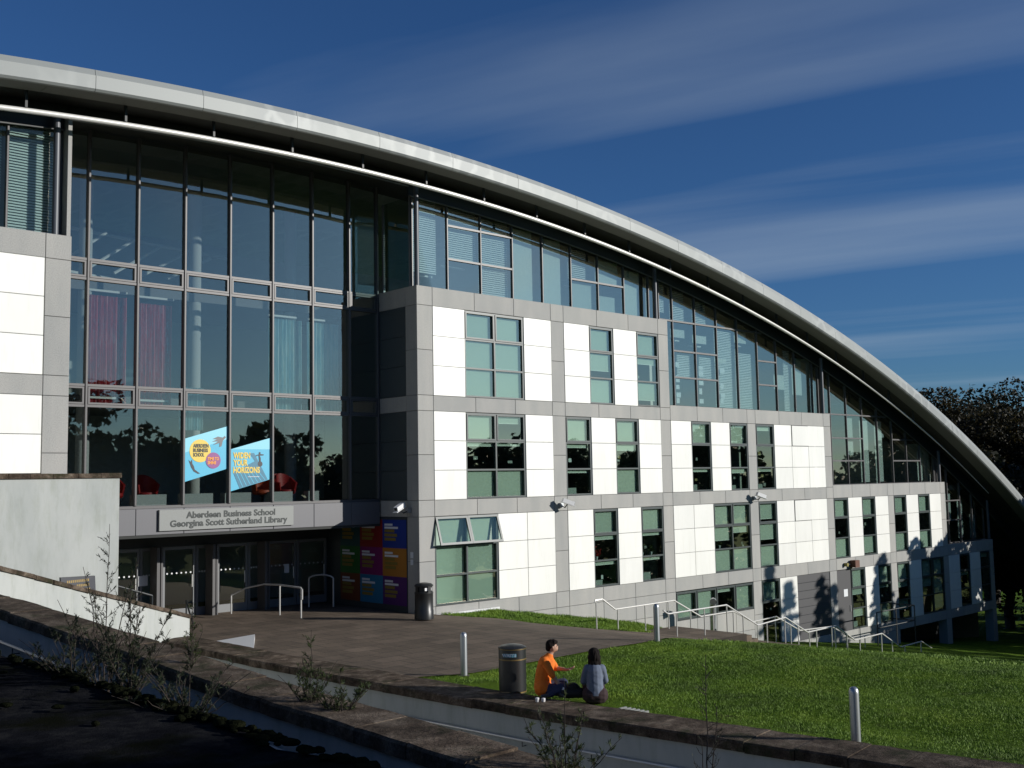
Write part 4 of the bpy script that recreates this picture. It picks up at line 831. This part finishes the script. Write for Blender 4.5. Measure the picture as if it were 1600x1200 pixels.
# ------------------------------------------------------------------ red seats inside the first floor window
def tub_chair(x, y, label, m):
    z = 3.5; o = empty('tub_chair', (x, y, z), label, 'chair', 'chairs seen through the entrance glazing')
    MB().lathe([(.10, 0), (.12, .05), (.05, .08), (.05, .35), (.2, .40)], 16, (x, y, z)).build('pedestal', 'dark_metal', o, True)
    MB().lathe([(.28, .40), (.32, .46), (.30, .54), (.02, .56)], 20, (x, y, z)).build('seat', m, o, True)
    b = MB()
    for k in range(13):
        a_ = math.pi * (-.15 + 1.3 * k / 12); c, s_ = math.cos(a_), math.sin(a_); hh = .78 + .30 * math.sin(max(0, min(math.pi, a_))); b.v += [(x + .32 * c, y + .32 * s_, z + .5), (x + .38 * c, y + .38 * s_, z + hh), (x + .32 * c, y + .32 * s_, z + hh), (x + .27 * c, y + .27 * s_, z + .5)]
    for k in range(12):
        for r in range(4): a_ = 4 * k; b.f.append((a_ + r, a_ + 4 + r, a_ + 4 + (r + 1) % 4, a_ + (r + 1) % 4))
    b.f += [(0, 1, 2, 3), (51, 50, 49, 48)]; b.mi = [0] * len(b.f); b.build('backrest', m, o, True)
tub_chair(-3.15, 3.0, 'bright red tub chair behind the pane right of the posters', 'red_seat'); tub_chair(-3.0, 3.5, 'red tub chair half hidden behind another by the glass', 'red_seat'); tub_chair(-8.9, 3.1, 'red chair behind the glass near the tall white wall', 'red_seat'); tub_chair(-7.8, 3.2, 'dark red chair in the second full window pane from the left', 'red_seat'); tub_chair(-4.05, 2.95, 'small orange stool chair low behind the glass', 'orange_seat')

# ------------------------------------------------------------------ people
def person(base, segs, blobs, mats, label, hand_pts=()):
    """segs: list of (name, p, q, r0, r1, mat index). Built as one skin: metaball-free, union by remesh of tapered capsules."""
    m = MB()
    for a, b, r0, r1, mi in segs:
        a, b = Vector(a), Vector(b); n = 6; pts, rs = [], []
        for k in range(-2, 0): pts.append(a + (a - b).normalized() * r0 * (.55 * -k * .8)); rs.append(r0 * (.9 if k == -1 else .45))
        pts = [a - (b - a).normalized() * r0 * .9, a - (b - a).normalized() * r0 * .5] + [a + (b - a) * k / n for k in range(n + 1)] + [b + (b - a).normalized() * r1 * .5, b + (b - a).normalized() * r1 * .9]
        rs = [r0 * .42, r0 * .86] + [r0 + (r1 - r0) * k / n for k in range(n + 1)] + [r1 * .86, r1 * .42]
        m.tube(pts, rs, 12, True, mi)
    for c, r, mi in blobs:
        bm = bmesh.new(); bmesh.ops.create_icosphere(bm, subdivisions=3, radius=1); bm.verts.ensure_lookup_table()
        m.add([(c[0] + v_.co.x * r[0], c[1] + v_.co.y * r[1], c[2] + v_.co.z * r[2]) for v_ in bm.verts], [tuple(v_.index for v_ in f.verts) for f in bm.faces], mi); bm.free()
    return m
RT2 = Vector((.7303, -.6831, 0)); FW2 = Vector((.6831, .7303, 0))
def place(m, base, sc=1.): m.v = [tuple(Vector(base) + (RT2 * v_[0] + FW2 * v_[1] + Vector((0, 0, v_[2]))) * sc) for v_ in m.v]; return m
def fuse(m, mats, name, parent, voxel=.012, smooth=2):
    """voxel-remesh the joined pieces into one continuous surface, then give every face the material of the nearest original face"""
    o = m.build(name, mats, None); src = o.data
    from mathutils.bvhtree import BVHTree
    bv = BVHTree.FromPolygons([v_.co.copy() for v_ in src.vertices], [tuple(p_.vertices) for p_ in src.polygons]); mi = [p_.material_index for p_ in src.polygons]
    r = o.modifiers.new('r', 'REMESH'); r.mode = 'VOXEL'; r.voxel_size = voxel; s_ = o.modifiers.new('s', 'SMOOTH'); s_.iterations = smooth; s_.factor = .5
    me = bpy.data.meshes.new_from_object(o.evaluated_get(bpy.context.evaluated_depsgraph_get()))
    me.materials.clear(); [me.materials.append(MATS[q]) for q in mats]
    for p_ in me.polygons:
        h = bv.find_nearest(p_.center); p_.material_index = mi[h[2]] if h[2] is not None else 0; p_.use_smooth = True
    from mathutils import noise as mn
    amp = .010 if name == 'hair' else .0075 if name == 'body' else .004
    CO, NO = [v_.co.copy() for v_ in me.vertices], [v_.normal.copy() for v_ in me.vertices]; new = []
    for c_, q_ in zip(CO, NO):
        k_ = mn.noise(Vector((c_.x * 38, c_.y * 38, c_.z * 9))) if name == 'hair' else mn.noise(Vector((c_.x * 9 + c_.z * 6, c_.y * 9, c_.z * 17)))
        new += (c_ + q_ * k_ * amp)[:]
    me.vertices.foreach_set('co', new); me.update()
    bpy.data.objects.remove(o); n_ = bpy.data.objects.new(name, me); COL.objects.link(n_)
    if parent: n_.parent = parent; n_.matrix_parent_inverse = parent.matrix_basis.inverted()
    return n_
def hand(wrist, d, palm_n, spread_dir, mi, curl=.4):
    """palm and five fingers as thin capsules"""
    d, sdv, pn = Vector(d).normalized(), Vector(spread_dir).normalized(), Vector(palm_n).normalized(); w = Vector(wrist); out = []
    for k, (off, ln) in enumerate(((-.030, .062), (-.010, .072), (.010, .068), (.029, .054))):
        a = w + sdv * off * .7 + d * .02; b = w + d * .085 + sdv * off; c = b + (d * math.cos(curl * .6) + pn * math.sin(curl * .6)) * ln * .55; e = c + (d * math.cos(curl * 1.6) + pn * math.sin(curl * 1.6)) * ln * .45
        out += [(a, b, .016, .013, mi), (b, c, .010, .009, mi), (c, e, .009, .0075, mi)]
    t0 = w + sdv * -.03 + d * .03; t1 = t0 + (d * .5 - sdv * .85).normalized() * .045; t2 = t1 + (d * .8 - sdv * .4).normalized() * .03; out += [(t0, t1, .013, .011, mi), (t1, t2, .010, .008, mi)]
    return out
# man in orange, cross-legged, turned towards the woman on his right (x right, y away, z up)
mb_ = (-7.50, -13.30, .18)
man = empty('person', mb_, 'person in an orange T-shirt sitting cross-legged, gesturing with one hand', 'person')
segs = [((-.05, -.02, .14), (-.03, 0, .34), .165, .155, 0), ((-.03, 0, .34), (.04, .02, .58), .160, .165, 0), ((.04, .02, .58), (.09, .03, .70), .15, .085, 0),
        ((.0, -.12, .63), (.10, .17, .64), .088, .085, 0), ((-.04, -.08, .16), (-.04, .08, .16), .165, .165, 0),
        ((.09, .03, .70), (.125, .04, .78), .062, .055, 1),
        ((.01, -.13, .63), (.12, -.20, .43), .075, .066, 0), ((.12, -.20, .43), (.135, -.21, .40), .062, .058, 0), ((.12, -.20, .42), (.30, -.17, .17), .044, .032, 1),
        ((.11, .18, .63), (.22, .20, .46), .070, .062, 0), ((.22, .20, .46), (.42, .06, .45), .042, .030, 1),
        ((-.02, -.10, .12), (.34, -.20, .17), .115, .085, 2), ((.34, -.20, .17), (.08, -.26, .055), .075, .05, 2), ((-.02, .10, .12), (.36, .20, .19), .115, .085, 2), ((.36, .20, .19), (.20, -.10, .06), .07, .05, 2),
        ((.08, -.26, .05), (-.06, -.30, .04), .045, .038, 3), ((.20, -.10, .05), (.32, -.30, .045), .045, .038, 3)]
segs += hand((.30, -.17, .17), (.6, .1, -.5), (0, -.3, -1), (0, 1, 0), 1, .9) + hand((.43, .055, .455), (.9, -.3, .25), (0, 0, 1), (.2, .9, .2), 1, .5)
blobs = [((.155, .045, .885), (.088, .080, .118), 1), ((.215, .055, .835), (.05, .05, .045), 1), ((.248, .065, .878), (.018, .016, .022), 1), ((.160, -.036, .88), (.018, .012, .03), 1), ((.16, .125, .88), (.018, .012, .03), 1)]
m = place(person(None, segs, blobs, None, ''), mb_); fuse(m, ['orange', 'skin', 'denim', 'shoe'], 'body', man)
h_ = MB(); bl = [((.125, .04, .925), (.098, .093, .095), 0), ((.17, .045, .965), (.082, .084, .055), 0), ((.085, .04, .86), (.055, .07, .07), 0), ((.215, .05, .97), (.04, .06, .025), 0)]
fuse(place(person(None, [], bl, None, ''), mb_), ['hair'], 'hair', man, .011, 1)
for sy in (.018, .092): e = MB(); e.add([(0, 0, 0)], []); m = place(person(None, [], [((.236, sy, .892), (.012, .012, .008), 0)], None, ''), mb_); m.build('eye', 'black', man)
m = place(person(None, [((.24, .03, .843), (.25, .085, .843), .006, .006, 0)], [], None, ''), mb_); m.build('mouth', 'brown_cloth', man)
m = MB(); m.tube([(.30, -.215, .17), (.33, -.235, .155), (.37, -.21, .175)], [.05, .062, .05], 10); place(m, mb_).build('white_knee_patch', 'white_cloth', man, True)
# woman with dark shoulder-length hair, back to the camera
wb_ = (-7.12, -14.22, .15)
wom = empty('person', wb_, 'person with dark shoulder-length hair in a grey-blue top, seen from behind', 'person')
segs = [((0, 0, .12), (0, .01, .32), .17, .155, 0), ((0, .01, .32), (0, .03, .54), .150, .15, 0), ((0, .03, .54), (0, .05, .66), .135, .075, 0), ((-.13, .03, .57), (.13, .03, .57), .078, .078, 0),
        ((-.08, .0, .10), (.08, .0, .10), .165, .165, 2), ((0, .05, .66), (0, .06, .72), .05, .045, 1), ((-.14, .03, .57), (-.21, .07, .34), .072, .058, 0), ((-.21, .07, .34), (-.16, .30, .24), .055, .042, 0), ((.14, .03, .57), (.20, .08, .34), .072, .058, 0), ((.20, .08, .34), (.12, .30, .24), .055, .042, 0),
        ((-.09, .05, .10), (-.16, .42, .34), .105, .075, 2), ((-.16, .42, .34), (-.14, .62, .04), .068, .048, 2), ((.09, .05, .10), (.12, .42, .34), .105, .075, 2), ((.12, .42, .34), (.12, .62, .04), .068, .048, 2), ((-.14, .60, .04), (-.14, .76, .03), .04, .034, 3), ((.12, .60, .04), (.12, .76, .03), .04, .034, 3)]
segs += hand((-.16, .30, .24), (.5, .6, .1), (0, 0, -1), (1, -.4, 0), 1, .7) + hand((.12, .30, .24), (-.5, .6, .1), (0, 0, -1), (-1, -.4, 0), 1, .7)
blobs = [((-.01, .075, .81), (.078, .086, .112), 1), ((-.03, .15, .79), (.02, .02, .02), 1)]
fuse(place(person(None, segs, blobs, None, ''), wb_), ['greyblue', 'skin', 'brown_cloth', 'shoe'], 'body', wom)
bl = [((0, .05, .845), (.106, .105, .10), 0), ((0, .015, .77), (.120, .08, .13), 0), ((-.055, .03, .69), (.062, .06, .12), 0), ((.06, .03, .68), (.062, .062, .13), 0), ((.0, -.01, .67), (.08, .055, .10), 0)]
fuse(place(person(None, [], bl, None, ''), wb_), ['hair'], 'hair', wom, .011, 1)
for sx in (-.045, .012): place(person(None, [], [((sx - .005, .152, .815), (.012, .012, .008), 0)], None, ''), wb_).build('eye', 'black', wom)
bg_ = (-7.28, -13.78, .17); bag = empty('shoulder_bag', bg_, 'soft black bag on the coping between the two seated people', 'bag')
fuse(place(person(None, [((-.12, -.02, .10), (.14, -.02, .09), .105, .10, 0), ((-.05, 0, .16), (.08, 0, .14), .10, .095, 0)], [((.02, -.02, .20), (.11, .09, .08), 0)], None, ''), bg_), ['bag_black'], 'bag_body', bag)
m = MB().tube([(-.1, -.1, .16), (-.06, -.12, .26), (.04, -.12, .27), (.1, -.11, .16)], .012, 6); place(m, bg_).build('strap', 'bag_black', bag, True)
cp = MB().lathe([(.03, 0), (.035, .02), (.038, .07), (.03, .075)], 12, (-7.98, -13.58, .17)).lathe([(.03, 0), (.035, .02), (.038, .06), (.03, .065)], 12, (-7.90, -13.66, .17)).build('drink_cups', 'white_paint', None, True); tag(cp, 'two small white cups on the coping by the crossed legs', 'cup')
dg = empty('drain_grating', (-7.5, -15.2, .18), 'small striped metal grating at the edge of coping and lawn', 'grating')
for k in range(6): MB().box(-7.32, -7.14, -15.5 + .10 * k, -15.46 + .10 * k, .10, .15).build('bar', 'sign_board', dg)

# ------------------------------------------------------------------ vegetation
def leaves(centers, sizes, m, parent, name, flat_=0., aspect=.6, dirs=None):
    n = len(centers); C = np.asarray(centers); s_ = np.asarray(sizes)[:, None]
    a = RNG.normal(size=(n, 3)) if dirs is None else np.asarray(dirs) + RNG.normal(size=(n, 3)) * .25; a[:, 2] *= (1 - flat_) if dirs is None else 1; a /= np.linalg.norm(a, axis=1)[:, None]
    b = RNG.normal(size=(n, 3)); b[:, 2] *= (1 - flat_); b -= a * (a * b).sum(1)[:, None]; b /= np.linalg.norm(b, axis=1)[:, None] + 1e-9
    V = np.stack([C - a * s_, C + b * s_ * aspect, C + a * s_, C - b * s_ * aspect], 1).reshape(-1, 3); F = np.arange(4 * n).reshape(n, 4)
    return np_mesh(name, V, F, m, parent)
def broad_tree(x, y, h, r, label, m='leaf_dark', n=9000, leaf=.22, low=.25, z=None, seed=0, clumps=46):
    rg = np.random.default_rng(seed); z = float(gz(x, y)) if z is None else z; o = empty('broadleaf_tree', (x, y, z), label, 'tree', 'broadleaf trees')
    tk = MB(); pts = [(x + .3 * math.sin(k * .9 + seed), y + .3 * math.cos(k * 1.1 + seed), z + h * .75 * k / 7 - .2) for k in range(8)]; tk.tube(pts, [r * .075 * (1 - k * .11) + .03 for k in range(8)], 9)
    for k in range(8):
        a_ = k * 2.4 + seed; p_ = Vector(pts[2 + k % 5]); e = p_ + Vector((math.cos(a_) * r * .7, math.sin(a_) * r * .7, h * .18)); md = (p_ + e) / 2 + Vector((0, 0, h * .04)); tk.tube([p_, md, e], [.14, .09, .03], 6)
    tk.build('trunk', 'bark', o, True)
    ctr = np.array([x, y, z + h * (low + (1 - low) / 2)]); rad = np.array([r, r, h * (1 - low) / 2])
    d = rg.normal(size=(clumps, 3)); d /= np.linalg.norm(d, axis=1)[:, None]; cc = ctr + d * rad * (rg.uniform(.35, .92, (clumps, 1))); cr_ = rg.uniform(.22, .42, clumps) * r
    k = rg.integers(0, clumps, n); dd = rg.normal(size=(n, 3)); dd /= np.linalg.norm(dd, axis=1)[:, None]; P_ = cc[k] + dd * (cr_[k] * rg.uniform(.45, 1.0, n) ** .6)[:, None] * np.array([1, 1, .72])
    leaves(P_, rg.uniform(.6, 1.3, n) * leaf, m, o, 'crown', .25); return o
def conifer(x, y, h, r, label, n=7000, z=None, seed=0):
    rg = np.random.default_rng(seed); z = float(gz(x, y)) if z is None else z; o = empty('conifer_tree', (x, y, z), label, 'tree', 'conifer trees')
    MB().tube([(x, y, z - .2), (x, y, z + h * .5), (x, y, z + h * .98)], [r * .09, r * .06, .03], 8).build('trunk', 'bark', o, True)
    nb = 90; bz = np.sort(rg.uniform(.04, .99, nb)); ba = np.arange(nb) * 2.399; bl_ = r * (1 - bz) ** .85 * rg.uniform(.7, 1.12, nb) + .15
    k = rg.integers(0, nb, n); t = rg.uniform(.1, 1, n) ** .7; P_ = np.stack([x + np.cos(ba[k]) * bl_[k] * t, y + np.sin(ba[k]) * bl_[k] * t, z + bz[k] * h - .25 * bl_[k] * t ** 1.5], 1) + rg.normal(size=(n, 3)) * np.array([.16, .16, .10]) * (1.2 - t)[:, None] * np.maximum(.4, bl_[k] / 2)[:, None]
    leaves(P_, rg.uniform(.10, .26, n), 'leaf_conifer', o, 'crown', .5, .4); return o
# dark wood beyond the right end of the roof
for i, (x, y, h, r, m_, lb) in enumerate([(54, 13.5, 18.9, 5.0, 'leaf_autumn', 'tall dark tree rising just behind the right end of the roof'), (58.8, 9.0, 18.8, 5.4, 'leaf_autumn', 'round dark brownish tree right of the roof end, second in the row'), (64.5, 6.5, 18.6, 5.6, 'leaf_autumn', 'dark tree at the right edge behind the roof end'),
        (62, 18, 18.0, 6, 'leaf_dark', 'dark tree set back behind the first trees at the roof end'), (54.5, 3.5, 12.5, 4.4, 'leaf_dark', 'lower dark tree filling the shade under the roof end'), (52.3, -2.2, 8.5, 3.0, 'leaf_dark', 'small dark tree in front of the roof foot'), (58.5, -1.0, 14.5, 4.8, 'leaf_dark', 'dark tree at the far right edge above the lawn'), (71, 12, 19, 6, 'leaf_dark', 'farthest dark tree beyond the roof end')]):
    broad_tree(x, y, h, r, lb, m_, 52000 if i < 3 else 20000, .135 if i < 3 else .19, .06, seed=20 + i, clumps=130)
for i, (x, y, h, r) in enumerate([(48.5, -1.2, 2.6, 1.7), (47.2, -3.4, 2.0, 1.5), (50.2, -4.6, 3.0, 2.0), (45.6, -1.6, 1.6, 1.2)]):
    o = broad_tree(x, y, h, r, ('tallest shrub at the foot of the roof', 'low shrub at the shaded building end, nearest the lawn', 'wide shrub at the right edge beside the roof foot', 'smallest shrub beside the last granite pillar')[i], 'leaf_dark', 2200, .11, .02, seed=40 + i, clumps=16)
# trees out of frame on the sunny side, whose shadows fall on the far end of the building
for i, (x, y, h, r) in enumerate([(32.4, -16.5, 10.6, 2.0), (34.6, -17.5, 10.4, 2.4), (29.0, -19.5, 9.0, 1.9), (37.0, -15.5, 9.6, 2.6), (39.2, -12.6, 9.6, 2.4), (40.8, -14.0, 10.6, 2.5), (35.6, -15.0, 9.8, 2.2)]):
    conifer(x, y, h, r, 'slim dark conifer right of the lawn, shading the lower facade', 11000, seed=60 + i)
for i, (x, y, h, r) in enumerate([(41.8, -9.6, 10.4, 2.5), (45.2, -10.2, 12.8, 2.8), (48.8, -9.6, 12.6, 3.0), (52.5, -10.5, 14.5, 3.4), (57.5, -11, 16, 3.8), (63.5, -10, 18, 4.4), (70, -6, 19, 5), (43.5, -13.8, 9.5, 2.2), (76, 2, 20, 5.5)]):
    broad_tree(x, y, h, r, 'dense dark tree right of the lawn, shading the far end', 'leaf_dark', 7500, .25, .02, seed=70 + i)
# trees behind the viewpoint: unseen ones added to shade the terrace, then the reflected row
for i, (x, y, h, r) in enumerate([(-9.5, -41, 13, 5.5), (-3, -47, 13, 5), (-16, -46, 12, 5)]): broad_tree(x, y, h, r, ('unseen broad tree added to shade the terrace, nearest the ramp', 'unseen broad tree added to shade the terrace, on the lawn side', 'unseen broad tree added to shade the terrace, farthest left')[i], 'leaf_dark', 9000, .3, .05, seed=90 + i)
for i in range(24):
    x = -24 + i * 6.4 + random.uniform(-1.5, 1.5); broad_tree(x, -78 + random.uniform(-4, 4), random.uniform(12.5, 17.5) + max(0, x) * .035, random.uniform(5.6, 7.2), 'tree of the row reflected in the glazing', 'leaf_dark', 5200, .55, .0, seed=100 + i)
# weeds in the foreground
def weed(base, h, n_stem, spread, label, m='leaf_weed', leaf=.02, dens=60, seed=0, name='weed_plant'):
    rg = np.random.default_rng(seed); o = empty(name, base, label, 'plant', 'weeds on the ramp walls'); tw = MB(); P_, D_ = [], []; B = Vector(base)
    for k in range(n_stem):
        a_ = k * 2.4 + rg.uniform(0, 1); hh = h * (rg.uniform(.3, .8) if k else 1.); sp = spread * (rg.uniform(.35, 1.) if k else .1)
        r0 = B + Vector((math.cos(a_) * sp * .12, math.sin(a_) * sp * .12, -.14)); e = B + Vector((math.cos(a_) * sp, math.sin(a_) * sp, hh)); n = 6; pts = []
        for j in range(n + 1): t = j / n; pts.append(r0 + (e - r0) * t + Vector((math.cos(a_), math.sin(a_), 0)) * (-.10 * sp * math.sin(t * math.pi)) + Vector(rg.normal(size=3) * .008 * (t > 0)))
        tw.tube(pts, [.006 * (1 - .8 * j / n) + .0008 for j in range(n + 1)], 5)
        for j in range(int(7 + hh * (9 if k else 16))):
            t = rg.uniform(.12, .97); i0_ = min(n - 1, int(t * n)); p_ = pts[i0_] + (pts[i0_ + 1] - pts[i0_]) * (t * n - i0_); b_ = rg.uniform(0, 6.283); l_ = (.05 + hh * rg.uniform(.06, .20)) * (1.1 - t * .75); el = rg.uniform(.5, 1.15)
            q = p_ + Vector((math.cos(b_) * math.cos(el), math.sin(b_) * math.cos(el), math.sin(el))) * l_; md = (p_ + q) / 2 + Vector((math.cos(b_), math.sin(b_), -.4)) * l_ * .08
            tw.tube([p_, md, q], [.0026, .002, .0007], 4)
            for _ in range(int(dens * l_) + 2): u = rg.uniform(.1, 1.02); c_ = p_ + (q - p_) * u; dv = ((q - p_).normalized() + Vector(rg.normal(size=3)) * .45).normalized(); P_.append(c_ + dv * leaf * .8); D_.append(dv)
    tw.build('stems', 'twig', o); leaves([tuple(q) for q in P_], rg.uniform(.5, 1.3, len(P_)) * leaf, m, o, 'foliage', 0, .17, [tuple(q) for q in D_]); return o
weed((-17.95, -18.35, 2.46), 1.38, 7, .40, 'tall spindly dark weed rising at the left edge of the terrace', 'leaf_weed_dry', .021, 110, seed=3)
weed((-17.98, -17.75, 2.46), .55, 20, .62, 'low bushy dark weed left of the tall spindly one', 'leaf_weed_dry', .022, 190, seed=4)
weed((-17.95, -18.85, 2.46), .86, 20, .52, 'dark many-stemmed weed just right of the tall spindly one', 'leaf_weed_dry', .022, 190, seed=5)
weed((-17.98, -20.0, 2.46), .46, 18, .55, 'low dark weed farther right along the terrace edge', 'leaf_weed_dry', .021, 190, seed=6)
weed((-15.98, -16.1, 2.18), .66, 5, .20, 'pale feathery weed in front of the bright stair wall', 'leaf_weed', .022, 120, seed=7)
weed((-15.86, -18.4, 2.0), .70, 10, .34, 'fresh green feathery weed on the ramp coping before the paving', 'leaf_weed', .024, 170, seed=8)
weed((-15.84, -18.9, 2.0), .34, 14, .42, 'low green weed spreading along the ramp coping', 'leaf_weed', .024, 200, seed=9)
weed((-15.62, -21.75, 1.76), .86, 14, .46, 'green weed at the bottom of the picture below the seated woman', 'leaf_weed', .024, 170, seed=10)
weed((-15.5, -23.05, 1.9), 1.0, 3, .14, 'single thin dark stalk rising before the lawn', 'leaf_weed_dry', .014, 40, seed=11)
# grass blades on the lawn
def blades(n, xr, yr, hmin, hmax, wd):
    x = RNG.uniform(*xr, n); y = RNG.uniform(*yr, n); xb_ = np.interp(-y, [.7, 5.3, 10, 12.5, 14.1, 16.9, 19.8, 30], [-9.02, -8.98, -8.77, -8.58, -8.45, -8.10, -7.68, -6.2])
    edge = np.sin(x * 3.1) * .08 + np.sin(x * 7.7) * .05; soil = RNG.uniform(0, 1, n) < np.clip((x - xb_ - 1.0) / 1.0 - .15 + .3 * np.sin(y * 2.3), 0, 1)
    ok = ((y < YL(x) - .03 + edge) & (x > xb_ + .98) & soil) | ((y > YS(x) + edge * .5) & (y < -.05) & (x > .8))
    x, y = x[ok], y[ok]; z = lawn_h(x, y); n = len(x); a = RNG.uniform(0, 2 * np.pi, n); h = RNG.uniform(hmin, hmax, n) * (.75 + .5 * np.sin(x * 1.7 + 1.3 * np.sin(y * 1.1)) ** 2); w_ = RNG.uniform(.6, 1.3, n) * wd
    ln = RNG.normal(size=(n, 2)) * h[:, None] * .45
    V = np.stack([np.stack([x - np.cos(a) * w_, y - np.sin(a) * w_, z - .01], 1), np.stack([x + np.cos(a) * w_, y + np.sin(a) * w_, z - .01], 1), np.stack([x + ln[:, 0], y + ln[:, 1], z + h], 1)], 1).reshape(-1, 3)
    return V
V = np.concatenate([blades(420000, (-8, 9), (-24, -5), .014, .042, .007), blades(50000, (.7, 12), (-3, 0), .04, .10, .012), blades(60000, (6, 24), (-28, -6), .05, .11, .03)])
gr = np_mesh('grass', V, np.arange(len(V)).reshape(-1, 3), 'grass'); tag(gr, 'short sunlit green grass of the sloping lawn', 'grass', kind='stuff')
